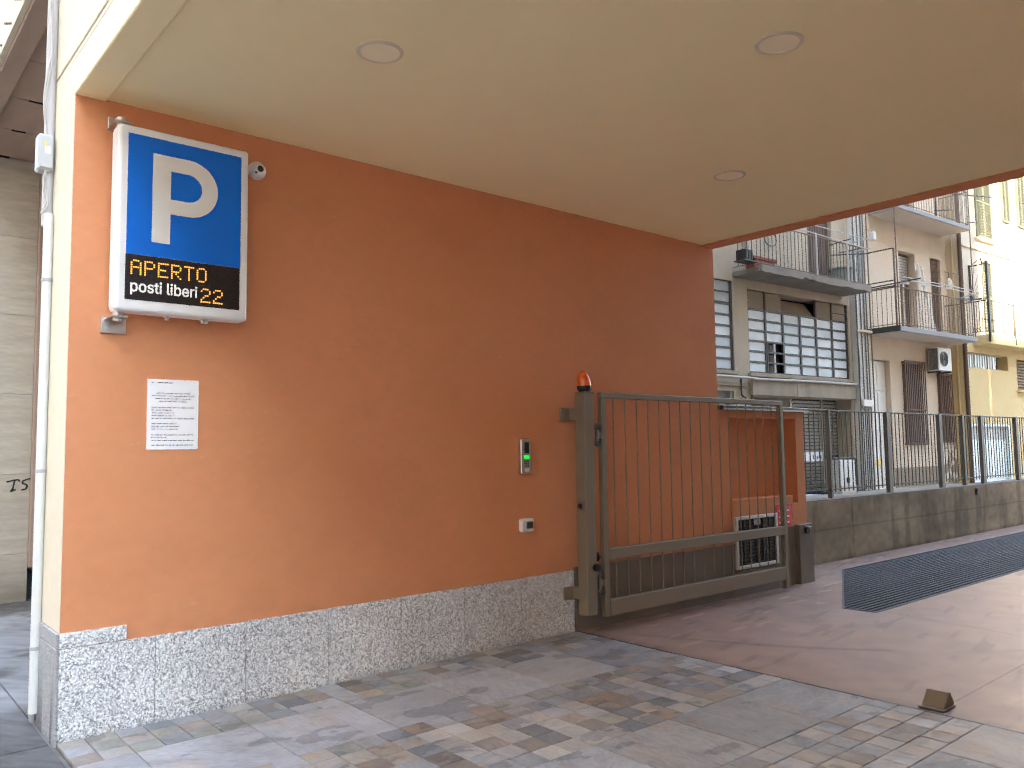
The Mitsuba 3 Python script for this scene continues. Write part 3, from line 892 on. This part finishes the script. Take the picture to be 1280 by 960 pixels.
def grid_window(parent, s, z, t, skip=(), special=None, lab=None, pane_mat='frost_pane'):
    """A steel window: s and z are the lists of bar centres; panes are parts of the window."""
    w = part(parent, 'window', cat([fb(a - .028, a + .028, t - .02, t + .03, z[0], z[-1]) for a in s] + [fb(s[0], s[-1], t - .019, t + .026, b - .022, b + .022) for b in z]), 'dark_metal', label=lab)
    for i in range(len(s) - 1):
        for j in range(len(z) - 1):
            if (i, j) in skip: continue
            mt = (special or {}).get((i, j), rng.choice([pane_mat, pane_mat, pane_mat + '_dark']) if pane_mat == 'frost_pane' else pane_mat)
            tl = rng.uniform(-.006, .006)
            m = bx(s[i] + .029, s[i + 1] - .029, -.004, .004, z[j] + .023, z[j + 1] - .023)
            m.vertices[:, 1] += (m.vertices[:, 2] - z[j]) * tl
            m.apply_translation((0, t, 0))
            part(w, 'pane', F(m), mt)
    return w


sb = [-3.95, -3.31, -2.67, -2.01, -1.37, -.71, -.09]
zb = [3.13 + i * (4.52 - 3.13) / 6 for i in range(7)]
w = grid_window(ws, sb, zb, -.06, skip={(1, 0), (1, 1), (1, 2)}, lab='large steel window of frosted grid panes with one small sash open')
sv = [sb[1] + .03, (sb[1] + sb[2]) / 2 - .03, sb[2] - .03]
part(w, 'open_sash', cat([fb(a - .015, a + .015, -.05, -.02, zb[0], zb[3]) for a in (sv[0], sv[2])] + [fb(sv[0], sv[2], -.05, -.02, zb[i] - .014, zb[i] + .014) for i in range(4)]), 'dark_metal')
part(w, 'sash_bar', fb(sv[1] - .03, sv[1] + .035, -.065, -.03, zb[0], zb[3] - .03), 'grey_plastic')
part(w, 'dark_backing', fb(sb[1] - .0, sb[2] + .0, -.16, -.13, zb[0] - .02, zb[3] + .02), 'unlit_room_dark')  # near-black sheet painted as the shade behind the open sash
st_ = [-3.95, -3.31, -2.67, -1.37, -.71, -.09]
for i in range(5):
    if i == 2: continue
    part(w, 'top_panel', fb(st_[i] + .03, st_[i + 1] - .03, -.07, -.05, 4.545, 4.93), 'tan_panel')
    part(w, 'top_bar', fb(st_[i] - .02, st_[i] + .02, -.08, -.02, 4.54, 4.94), 'shutter_brown')
part(w, 'top_bar', fb(-.11, -.07, -.08, -.02, 4.54, 4.94), 'dark_metal')
part(w, 'top_bar', fb(-1.39, -1.35, -.08, -.02, 4.54, 4.94), 'dark_metal')
m = bx(-2.63, -1.41, -.012, .012, 0, .40); m.apply_transform(trimesh.transformations.rotation_matrix(.62, (1, 0, 0))); m.apply_translation((0, -.09, 4.56))
part(w, 'tilted_panel', F(m), 'tan_panel', label='tan top light tilted open')
part(w, 'panel_joint', fb(-.69, -.1, -.05, -.045, 4.70, 4.72), 'dark_metal')
wl = grid_window(ws, [-6.5, -5.85, -5.2, -4.5], [3.15 + i * .235 for i in range(7)], -.06, lab='narrow end of a frosted grid window beside the orange wall')
for i, (a, b) in enumerate(((-6.5, -5.85), (-5.85, -5.2), (-5.2, -4.5))):
    part(wl, 'top_panel', fb(a + .03, b - .03, -.07, -.05, 4.60, 4.80), 'grey_plastic')
    part(wl, 'top_panel', fb(a + .03, b - .03, -.07, -.05, 4.83, 5.04), 'grey_plastic')
part(wl, 'top_frame', cat(fb(-6.55, -4.47, -.09, -.03, 5.04, 5.08), fb(-4.53, -4.47, -.09, -.02, 4.58, 5.05), fb(-6.5, -4.5, -.08, -.03, 4.80, 4.83)), 'dark_metal')
part(ws, 'small_window', cat(fb(-5.5, -4.53, -.2, -.16, 2.2, 2.70), fb(-4.60, -4.53, -.16, -.05, 2.2, 2.7)), 'grey_plastic')
# roller door recess at t = -.40
part(ws, 'recess_wall', cat(fb(-3.98, -2.02, -.46, -.40, .3, 2.62)), 'lintel_render')
for a, b, nm, mt in ((-1.93, -.77, 'roller_door', 'lintel_render'), (-.67, -.12, 'roller_door', 'lintel_render')):
    rd = part(ws, nm, fb(a, b, -.44, -.42, .42, 2.62), 'dark_metal', label=['wide louvred roller door panel', 'narrow louvred roller door panel'][a > -.7])
    for i in range(26):
        z = .45 + i * .083
        if nm and a > -.7 and z < 1.2: continue
        m = bx(a + .01, b - .01, -.006, .006, 0, .062); m.apply_transform(trimesh.transformations.rotation_matrix(-.35, (1, 0, 0))); m.apply_translation((0, -.405, z))
        part(rd, 'slat', F(m), 'aluminium')
part(ws, 'door_post', fb(-.76, -.69, -.45, -.38, .4, 2.62), 'aluminium')
part(ws, 'door_post', fb(-2.02, -1.94, -.45, -.38, .4, 2.62), 'aluminium')
part(ws, 'lower_panel', fb(-.68, -.1, -.42, -.40, .4, 1.2), 'lintel_render')
sgn = thing('shutter_notice', 'white paper notice stuck across the louvred roller door', 'notice', None, fb(-1.80, -.80, -.383, -.378, 1.15, 1.37), 'paper')
for i in range(5):
    part(sgn, 'print_mark', fb(-1.2 + .08 * i, -1.16 + .08 * i, -.378, -.374, 1.2 + .02 * (i % 2), 1.31 - .02 * (i % 3)), 'ink')
thing('red_warning_sign', 'small red sign on the narrow roller door panel', 'sign', None, fb(-.62, -.46, -.385, -.375, 1.33, 1.60), 'red_sign')
cbn = thing('white_cabinet', 'white metal cabinet with a dark keyhole behind the fence', 'cabinet')
part(cbn, 'body', fb(-1.32, -.72, .05, .40, .42, 1.18, .008), 'door_white')
part(cbn, 'plinth', fb(-1.32, -.72, .06, .42, .42, .60), 'slab_paint')
part(cbn, 'lock', fb(-1.08, -.99, .40, .43, .66, .78, .004), 'black_plastic')
pf = thing('pipe_frame', 'dark pipe bent over the white cabinet behind the fence', 'pipe', None, cat(path_tube([fp(-1.5, .3, 1.22), fp(-.72, .32, 1.23)], .03, 8, 1), path_tube([fp(-.72, .32, 1.23), fp(-.62, .32, 1.20), fp(-.60, .32, 1.1), fp(-.60, .32, .42)], .05, 8, 4)), 'dark_metal', True)

# upper door of the workshop and its balcony
dr_ = part(ws, 'balcony_door', fb(-1.63, -.62, -.14, -.10, 5.25, 7.4), 'shutter_brown', label='brown slatted balcony door')
for i in range(9):
    part(dr_, 'slat', fb(-1.60 + i * .11, -1.53 + i * .11, -.10, -.085, 5.3, 7.3), 'shutter_brown')
blc = part(ws, 'balcony', fb(-4.45, -.25, .0, .68, 5.14, 5.26, .012), 'slab_concrete', label='crumbling concrete balcony with a thin bar railing')
import itertools
edge = [(-4.45 + i * .14, 5.13 + .085 * max(0, meshkit.noise(np.array([i * .9, 2.0, 0]), 5) * 2.6 - .8) * (1 if 7 < i < 25 else .25)) for i in range(31)]
poly = Polygon([(-4.45, 5.29)] + [(a, b) for a, b in edge] + [(-.25, 5.29)])
part(blc, 'broken_edge', fwall(poly, .68, .75), 'slab_concrete')
RT = .60
part(blc, 'rail', cat(ft((-4.40, RT, 6.22), (-.33, RT, 6.22), .016), ft((-4.40, RT, 5.36), (-.33, RT, 5.36), .012), ft((-4.40, RT, 6.22), (-4.40, 0, 6.22), .014), ft((-4.40, RT, 5.36), (-4.40, 0, 5.36), .01), ft((-.33, RT, 6.22), (-.33, 0, 6.22), .014), ft((-.33, RT, 5.36), (-.33, 0, 5.36), .01)), 'rust_steel')
b0 = cyl(fp(0, 0, 5.36), fp(0, 0, 6.22), .008, 6)
copies(blc, 'bar', b0, 'dark_metal', [FU * (-4.40 + i * .136) + FN * RT for i in range(31)])
copies(blc, 'bar', b0, 'dark_metal', [FU * s_ + FN * (.12 + i * .12) for s_ in (-4.40, -.33) for i in range(4)])
for s_ in (-2.25, -1.0):
    part(blc, 'white_post', ft((s_, RT + .02, 5.2), (s_, RT + .02, 6.3), .022), 'cable_white')
part(blc, 'corner_post', ft((-.33, RT, 5.2), (-.33, RT, 6.45), .024), 'galv')
part(blc, 'clothes_line', cat(ft((-3.5, .9, 6.17), (-.6, .9, 6.10), .012), ft((-2.9, .8, 6.38), (-.55, .9, 6.33), .012), ft((-.62, .3, 6.33), (-.62, .98, 6.33), .014), ft((-.62, .3, 6.10), (-.62, .98, 6.10), .014)), 'cable_white')
part(blc, 'bracket_arm', cat(ft((-1.3, .35, 6.20), (-1.3, .9, 6.24), .014), ft((-1.35, .4, 5.95), (-.45, .85, 6.02), .014)), 'dark_metal')
part(ws, 'upper_wall_pipe', ft((-3.95, .05, 5.3), (-3.95, .05, 8), .04), 'cable_white', True)
tb_ = thing('grey_tub', 'round grey green tub standing on the crumbling balcony', 'tub')
t1 = lathe([(0, 0), (.22, 0), (.26, .42), (.285, .43), (.285, .46), (.245, .46), (.22, .05), (0, .05)], 24); t1.apply_translation(fp(-.72, .28, 5.262))
part(tb_, 'shell', t1, 'mould_tub', 35)
ck = thing('black_crate', 'small black crate at the left end of the crumbling balcony', 'crate')
part(ck, 'box', fb(-4.86, -4.60, .42, .66, 5.36, 5.58, .01), 'black_plastic')
part(ck, 'bracket', fb(-4.9, -4.45, .40, .67, 5.335, 5.358), 'dark_metal')
for i in range(3):
    part(ck, 'rib', fb(-4.84 + i * .09, -4.82 + i * .09, .66, .668, 5.38, 5.56), 'dark_rubber')
pp = thing('planter_box', 'reddish terracotta planter box behind the balcony bars', 'planter')
part(pp, 'trough', cat(fb(-4.34, -3.62, .26, .50, 5.262, 5.50, .015), fb(-4.38, -3.58, .24, .52, 5.46, 5.53, .01)), 'terracotta')
hp = thing('wire_hoop', 'round wire hoop hanging behind the balcony bars', 'hoop', None, path_tube([fp(-3.2 + .22 * math.cos(a), .1, 6.13 + .16 * math.sin(a)) for a in np.linspace(0, 2 * math.pi, 19)], .012, 6, 1), 'dark_metal')

# ================================================================== APARTMENT HOUSE (middle)
ah = thing('apartment_house', 'beige rendered house with two balconies and barred ground floor windows', 'building')
p_ = sbox(-.018, .3, 5.12, 14)
for a in (sbox(2.5, 4.33, 3.36, 6.68), sbox(4.2, 4.33, 4.76, 6.70), sbox(.88, .42, 1.80, 3.68), sbox(2.40, 1.5, 3.42, 3.66), sbox(4.24, 1.55, 4.92, 3.44), sbox(2.6, 7.5, 3.5, 10)):
    p_ = p_.difference(a)
part(ah, 'front_wall', fwall(p_, -.3, 0), 'house_render')
part(ah, 'end_wall', fb(5.0, 5.121, -8, -.3, .3, 14), 'house_render')
part(ah, 'interior', cat(fb(0, 5, -1.0, -.95, .3, 10)), 'unlit_room_dark')
part(ah, 'skirting', fb(1.82, 4.2, .002, .02, .40, .92), 'tan_panel')
part(ah, 'peeling_patch', fb(4.25, 5.115, .001, .015, .42, 1.5), 'peeling_render', label='patch of peeling bare render')
# lower door
ld = part(ah, 'door', fb(.90, 1.79, -.18, -.14, .42, 3.66), 'door_white', label='tall white panelled ground floor door')
for a, b, c, d_ in ((.98, 1.32, 3.05, 3.55), (1.38, 1.72, 3.05, 3.55), (.98, 1.32, 1.85, 2.85), (1.38, 1.72, 1.85, 2.85), (.98, 1.32, .6, 1.65), (1.38, 1.72, .6, 1.65)):
    part(ld, 'panel', fb(a, b, -.14, -.125, c, d_, .01), 'door_white')
part(ld, 'transom', fb(.90, 1.79, -.14, -.11, 2.92, 2.99), 'door_white')
part(ld, 'tag', fb(1.08, 1.42, -.125, -.115, .98, 1.14), 'yellow_tag')
# upper balcony door, window, their shutters
ud = part(ah, 'balcony_door', fb(2.52, 3.34, -.24, -.20, 4.33, 6.66), 'shutter_brown', label='dark balcony door with roller blind')
for i in range(9):
    part(ud, 'blind_slat', fb(2.55, 3.30, -.20, -.19, 5.95 + i * .075, 6.01 + i * .075), 'aluminium')
part(ud, 'door_frame', cat(fb(2.52, 2.6, -.2, -.17, 4.35, 5.9), fb(2.52, 3.34, -.2, -.17, 5.86, 5.93), fb(3.0, 3.07, -.2, -.17, 4.35, 5.9)), 'door_white')
uw = part(ah, 'window', fb(4.22, 4.74, -.10, -.06, 4.33, 6.68), 'shutter_brown', label='narrow brown shuttered window on the first floor')
part(uw, 'slats', cat([fb(4.25, 4.71, -.06, -.045, 4.4 + i * .08, 4.45 + i * .08) for i in range(28)]), 'shutter_brown', kind='stuff')
part(ah, 'balcony_door', fb(2.6, 3.5, -.2, -.15, 7.5, 9.9), 'shutter_brown', label='dark door on the upper balcony')
# barred windows
for s0, s1, z0, z1, lb in ((2.36, 3.46, 1.49, 3.72, 'wide brown barred ground floor window'), (4.22, 4.94, 1.55, 3.46, 'narrow brown barred ground floor window')):
    gwk = part(ah, 'barred_window', fb(s0 + .06, s1 - .06, -.14, -.10, z0, z1 - .04), 'shutter_brown', label=lb)
    part(gwk, 'grille_frame', cat(*[fb(s0, s1, .07, .09, z - .018, z + .018) for z in (z0 + .04, z0 + (z1 - z0) * .42, z1 - .05)], *[fb(a, b, .0, .09, z - .02, z + .02) for a, b in ((s0, s0 + .03), (s1 - .03, s1)) for z in (z0 + .04, z1 - .05, z0 + (z1 - z0) * .42)]), 'grille_brown')
    nb_ = int((s1 - s0) / .095)
    copies(gwk, 'grille_bar', fb(0 - .012, .012, .075, .10, z0, z1), 'grille_brown', [FU * (s0 + .03 + i * (s1 - s0 - .06) / nb_) for i in range(nb_ + 1)])
    part(gwk, 'blind', cat([fb(s0 + .08, s1 - .08, -.10, -.088, z0 + .05 + i * .1, z0 + .12 + i * .1) for i in range(int((z1 - z0 - .1) / .1))]), 'shutter_brown', kind='stuff')
# two balconies
for zt, zbm, lb, s0, s1, tt in ((4.41, 4.28, 'lower grey edged balcony with tall corner poles', .87, 4.93, .83), (7.50, 7.39, 'upper balcony with pale underside', 1.10, 4.92, .80)):
    bk = part(ah, 'balcony', fb(s0, s1, 0, tt - .03, zbm, zt - .01, .004), 'slab_paint', label=lb)
    part(bk, 'edge_strip', cat(fb(s0, s1, tt - .03, tt, zbm + .01, zt, .004)), 'slab_edge')
    part(bk, 'side_strip', cat(fb(s0 - .02, s0 - .001, 0, tt, zbm + .01, zt + .02, .004)), 'dark_metal' if zt < 5 else 'slab_edge')
    zr = zt + .98
    R_ = tt - .04
    part(bk, 'rail', cat(ft((s0 + .03, R_, zr), (s1 - .03, R_, zr), .016), ft((s0 + .03, R_, zt + .07), (s1 - .03, R_, zt + .07), .01), ft((s0 + .03, R_, zr), (s0 + .03, 0, zr), .016), ft((s1 - .03, R_, zr), (s1 - .03, 0, zr), .016), ft((s0 + .03, R_, zt + .07), (s0 + .03, 0, zt + .07), .01), ft((s1 - .03, R_, zt + .07), (s1 - .03, 0, zt + .07), .01)), 'rust_steel')
    b0 = cyl(fp(0, 0, zt + .02), fp(0, 0, zr), .008, 6)
    nbar = 28
    copies(bk, 'bar', b0, 'rust_steel', [FU * (s0 + .03 + i * (s1 - s0 - .06) / nbar) + FN * R_ for i in range(nbar + 1)])
    copies(bk, 'bar', b0, 'rust_steel', [FU * s_ + FN * (.11 + i * .125) for s_ in (s0 + .03, s1 - .03) for i in range(6)])
    if zt < 5:
        part(bk, 'corner_post', ft((s0 + .02, R_, zt), (s0 + .02, R_, 7.40), .017), 'rust_steel')
        part(bk, 'corner_post', cat(fb(s0 + .02, s0 + .055, R_ - .09, R_ - .055, zt, 6.36)), 'rust_steel')
        part(bk, 'corner_post', ft((s1 - .03, R_, zt), (s1 - .03, R_, 9.8), .014), 'rust_steel')
        part(bk, 'side_frame', cat(ft((s0, R_ - .06, 6.36), (s0, 0, 6.36), .015), ft((s0, R_ - .06, 5.56), (s0, 0, 5.56), .015), ft((s0, R_ - .04, 5.42), (s0, -.0, 5.42), .015)), 'dark_metal')
        part(bk, 'clothes_line', cat(ft((s0 + .1, 1.05, 5.50), (s1 - .4, 1.05, 5.52), .012), ft((s0 + .1, .90, 5.62), (s1 - .4, .90, 5.66), .012), ft((s0 + .25, .4, 5.44), (s0 + .25, 1.25, 5.55), .015), ft((s1 - .5, .4, 5.44), (s1 - .5, 1.2, 5.55), .015)), 'cable_white')
        part(bk, 'bracket_arm', cat(ft((s1 - .9, R_, 5.4), (s1 + .2, R_ + .3, 5.42), .016), ft((s0 + .0, .0, 5.46), (s0 + .05, 1.35, 5.50), .016)), 'dark_metal')
    else:
        part(bk, 'bracket_arm', cat(ft((s1 - 1.5, R_, 8.2), (s1 + .6, R_ + .5, 8.3), .016), ft((s1 - .1, R_, 7.62), (s1 + .4, R_ + .1, 7.66), .013), ft((s0 + 1.9, R_, 7.64), (s0 + 2.4, R_ + .2, 7.7), .016), ft((s0 + 1.95, R_ + .02, 7.4), (s0 + 1.95, R_ + .02, 8.5), .02)), 'dark_metal')
ac = thing('air_conditioner', 'white air conditioner unit below the lower balcony', 'air conditioner')
part(ac, 'casing', fb(3.69, 4.42, .05, .34, 3.49, 4.12, .015), 'door_white')
part(ac, 'side_panel', fb(3.684, 3.6895, .075, .315, 3.52, 4.09), 'dark_metal')
part(ac, 'side_grille', cat([fb(3.678, 3.6835, .08 + i * .03, .09 + i * .03, 3.53, 4.08) for i in range(8)]), 'grey_plastic')
fr_ = [lathe([(.19, 0), (.205, 0), (.205, .02), (.19, .02)], 28)] + [lathe([(.03 + .04 * i, .004), (.04 + .04 * i, .004), (.04 + .04 * i, .014), (.03 + .04 * i, .014)], 24) for i in range(4)]
m = cat(fr_); m.apply_transform(SZ); m.apply_translation((3.98, .34, 3.81))
part(ac, 'fan_guard', F(m), 'dark_metal')
m = lathe([(0, 0), (.19, 0), (.19, .004), (0, .004)], 28); m.apply_transform(SZ); m.apply_translation((3.98, .337, 3.81))
part(ac, 'fan_opening', F(m), 'dark_metal')
part(ac, 'mounting_bracket', cat(fb(3.75, 3.79, 0, .36, 3.44, 3.48), fb(4.30, 4.34, 0, .36, 3.44, 3.48)), 'dark_metal')
rk = thing('drying_rack', 'folded white clothes rack leaning on the lower balcony wall', 'clothes rack')
for i, (a, b) in enumerate((((3.15, .28, 4.42), (3.22, .06, 6.40)), ((3.62, .36, 4.42), (3.36, .06, 6.42)), ((3.40, .40, 4.42), (3.55, .08, 6.36)))):
    part(rk, 'leg', ft(a, b, .022), 'white_paint', True)
part(rk, 'rung', cat([ft((3.16 + .02 * i, .26 - .02 * i, 4.7 + i * .22), (3.60 - .02 * i, .34 - .02 * i, 4.72 + i * .22), .012) for i in range(8)]), 'white_paint')
part(rk, 'folded_cloth', cat(fb(3.12, 3.22, .10, .2, 5.5, 6.2, .03)), 'slab_paint')
hg = thing('hanging_peg_bag', 'pale peg bag hanging on a line by the right end of the lower balcony', 'bag')
bgm = lathe([(0, -.18), (.07, -.17), (.10, -.08), (.08, .04), (.03, .13), (0, .14)], 16); bgm.apply_translation(fp(4.33, .42, 5.92))
part(hg, 'bag', bgm, 'slab_paint', 40)
part(hg, 'hook', cat(ft((4.33, .42, 6.06), (4.33, .42, 6.2), .008), ft((4.1, .42, 6.2), (5.1, .42, 6.24), .008)), 'dark_metal')
wl_ = thing('wall_lantern', 'small pale box lamp on a bracket on the beige wall beside the drainpipe', 'lamp')
part(wl_, 'shade', fb(.84, .97, .14, .27, 6.66, 6.88, .02), 'door_white')
part(wl_, 'arm', path_tube([fp(.905, .0, 6.95), fp(.905, .14, 6.95), fp(.905, .2, 6.88)], .008, 6, 4), 'galv', True)
# white strip with service pipes between the workshop and the house
sv_ = thing('service_duct', 'tall pale duct with thin dark pipes between workshop and beige house', 'duct')
part(sv_, 'duct', fb(.06, .58, .002, .16, .42, 9, .01), 'white_paint')
for s_ in (.02, .20, .36, .47, .64):
    part(sv_, 'pipe', ft((s_, .19, .42), (s_, .19, 9), .018), 'steel_worn', True)
part(sv_, 'collar', fb(.0, .66, .15, .215, 4.28, 4.34, .005), 'house_render')
part(sv_, 'collar', fb(.1, .55, .15, .23, 2.45, 2.62, .01), 'door_white')
part(sv_, 'cable', path_tube([fp(-.02, .2, 4.3), fp(.0, .22, 3.5), fp(.02, .2, 2.5), fp(.3, .22, 2.42), fp(.7, .05, 2.6), fp(.72, .04, 3.4), fp(.62, .05, 4.3)], .014, 6, 4), 'steel_worn', True)

# ================================================================== YELLOW HOUSE (right)
yh = thing('yellow_house', 'sunlit yellow house with pale green shutters and a garage door', 'building')
p_ = sbox(5.125, .3, 16, 14)
for a in (sbox(5.33, 3.66, 7.95, 4.10), sbox(5.1 + .05, .3, 7.75, 2.02), sbox(6.35, 7.52, 7.35, 9.6), sbox(6.55, 4.35, 7.2, 6.85), sbox(8.6, 8.3, 9.25, 9.9), sbox(8.55, 3.1, 9.3, 4.05)):
    p_ = p_.difference(a)
part(yh, 'front_wall', fwall(p_.intersection(sbox(0, 0, 20, 4.3)), .03, .33), 'yellow_render')
part(yh, 'upper_wall', fwall(p_.intersection(sbox(0, 4.3, 20, 14)), .03, .33), 'upper_render')
part(yh, 'side_wall', fb(5.125, 5.3, -9, .03, .3, 14), 'yellow_render')
part(yh, 'interior', fb(5.3, 16, -1, -.9, .3, 12), 'unlit_room_dark')
part(yh, 'corner_pipe', ft((5.15, .38, .42), (5.15, .38, 14), .06), 'shutter_brown', True)
part(yh, 'corner_pipe', ft((5.11, .18, .42), (5.11, .18, 14), .03), 'yellow_render', True)
yw = part(yh, 'window', cat(fb(5.33, 7.95, .14, .18, 3.66, 3.70), fb(5.33, 7.95, .14, .18, 4.06, 4.10), fb(6.1, 6.14, .14, .18, 3.66, 4.1), fb(6.95, 6.99, .14, .18, 3.66, 4.1)), 'grey_plastic', label='long low window under the yellow balcony')
for a, b in ((5.35, 6.1), (6.14, 6.95), (6.99, 7.5)):
    part(yw, 'pane', fb(a, b, .155, .163, 3.70, 4.06), 'frost_pane_dark')
copies(yw, 'bar', fb(0, .03, .2, .22, 3.67, 4.09), 'aluminium', [FU * (5.45 + i * .16) for i in range(13)])
gd = part(yh, 'garage_door', fb(5.15, 7.75, .20, .24, .42, 2.02), 'garage_door', label='pale blue garage door with a darker top panel')
part(gd, 'top_panel', fb(5.17, 7.7, .241, .25, 1.62, 1.98), 'grey_plastic')
for i in range(7):
    part(gd, 'panel', fb(5.18 + i * .36, 5.18 + i * .36 + .345, .241, .252, .5, 1.56, .004), 'garage_door')
part(gd, 'frame', cat(fb(5.126, 5.19, .2, .345, .42, 2.04), fb(7.72, 7.79, .2, .345, .42, 2.04), fb(5.19, 7.72, .2, .345, 2.0, 2.06)), 'garage_door')


def shutters(s0, s1, z0, z1, t, lb, rows=2):
    k_ = part(yh, 'shutter', cat(fb(s0, s0 + .06, t, t + .04, z0, z1), fb(s1 - .06, s1, t, t + .04, z0, z1), fb((s0 + s1) / 2 - .05, (s0 + s1) / 2 + .05, t, t + .04, z0, z1), *[fb(s0 + .06, s1 - .06, t, t + .039, z0 + (z1 - z0) * i / rows - .03, z0 + (z1 - z0) * i / rows + .03) for i in range(rows + 1)]), 'shutter_green', label=lb)
    n_ = int((z1 - z0) / .085)
    lou = []
    for i in range(n_):
        m = bx(s0 + .05, s1 - .05, -.004, .004, 0, .07); m.apply_transform(trimesh.transformations.rotation_matrix(-.6, (1, 0, 0))); m.apply_translation((0, t + .015, z0 + .03 + i * .085)); lou.append(F(m))
    part(k_, 'louvres', cat(lou), 'shutter_green', kind='stuff')


shutters(6.36, 7.34, 7.56, 9.7, .335, 'closed pale green shutters beside the upper balcony')
part(yh, 'window_sill', fb(6.25, 7.45, .33, .42, 7.44, 7.51, .006), 'upper_render')
shutters(8.10, 8.62, 8.28, 9.95, .345, 'left pale green shutter leaf of the open upper window')
shutters(9.22, 9.78, 8.28, 9.95, .345, 'right pale green shutter leaf of the open upper window')
part(yh, 'window', cat(fb(8.6, 8.72, .1, .2, 8.3, 9.9), fb(9.1, 9.25, .1, .2, 8.3, 9.9), fb(8.72, 9.1, .1, .13, 8.3, 9.9)), 'wood_orange', label='orange wooden window between open green shutters')
part(yh, 'ledge', fb(5.4, 8.6, .33, .37, 7.12, 7.17, .006), 'upper_render')
shutters(6.60, 7.20, 4.72, 6.84, .30, 'narrow grey green shutter door on the yellow balcony')
bk = part(yh, 'balcony', fb(5.74, 10.2, .33, .82, 4.30, 4.56, .006), 'yellow_render', label='yellow balcony with a fan shaped iron guard')
zr = 5.53
part(bk, 'rail', cat(ft((5.76, .80, zr), (10.2, .80, zr), .018), ft((5.76, .80, 4.66), (10.2, .80, 4.66), .012), ft((5.76, .8, zr), (5.76, .33, zr), .016), ft((5.76, .8, 4.66), (5.76, .33, 4.66), .012)), 'dark_metal')
copies(bk, 'bar', cyl(fp(0, 0, 4.66), fp(0, 0, zr), .009, 6), 'dark_metal', [FU * 5.76 + FN * (.40 + .075 * i) for i in range(5)] + [FU * (6.0 + i * .14) + FN * .80 for i in range(20)])
part(bk, 'corner_post', fb(5.72, 5.79, .78, .84, 4.36, 6.66), 'dark_metal')
part(bk, 'corner_post', fb(7.36, 7.41, .78, .83, 4.36, 5.62), 'dark_metal')
fan = [ft((5.75, .35, 5.60), (5.75, .80, 5.60), .016), ft((5.75, .35, 6.56), (5.75, .80, 6.58), .016), ft((5.75, .35, 5.55), (5.75, .35, 6.6), .035), ft((5.75, .40, 6.58), (5.75, .60, 6.72), .008), ft((5.75, .7, 6.58), (5.75, .66, 6.75), .02)]
for a in np.linspace(.12, 1.45, 8):
    L = min(.43 / max(math.cos(a), 1e-3), .95 / max(math.sin(a), 1e-3))
    fan.append(ft((5.75, .36, 5.61), (5.75, .36 + L * math.cos(a), 5.61 + L * math.sin(a)), .006, 5))
part(bk, 'fan_guard', cat(fan), 'dark_metal', label='iron guard with rays spreading like a fan')
part(bk, 'scroll', cat([path_tube([fp(5.76, .40 + .085 * i + .035 * math.cos(q), 4.73 + .045 * math.sin(q)) for q in np.linspace(0, 5, 9)], .008, 5, 1) for i in range(5)]), 'rust_steel')
ac2 = thing('slatted_window_box', 'yellowish slatted window box low on the sunlit yellow house', 'window')
part(ac2, 'box', fb(8.45, 9.4, .331, .45, 3.05, 3.10), 'yellow_render')
for i in range(10):
    part(ac2, 'slat', fb(8.5, 9.35, .30, .33, 3.12 + i * .09, 3.17 + i * .09), 'tan_panel')
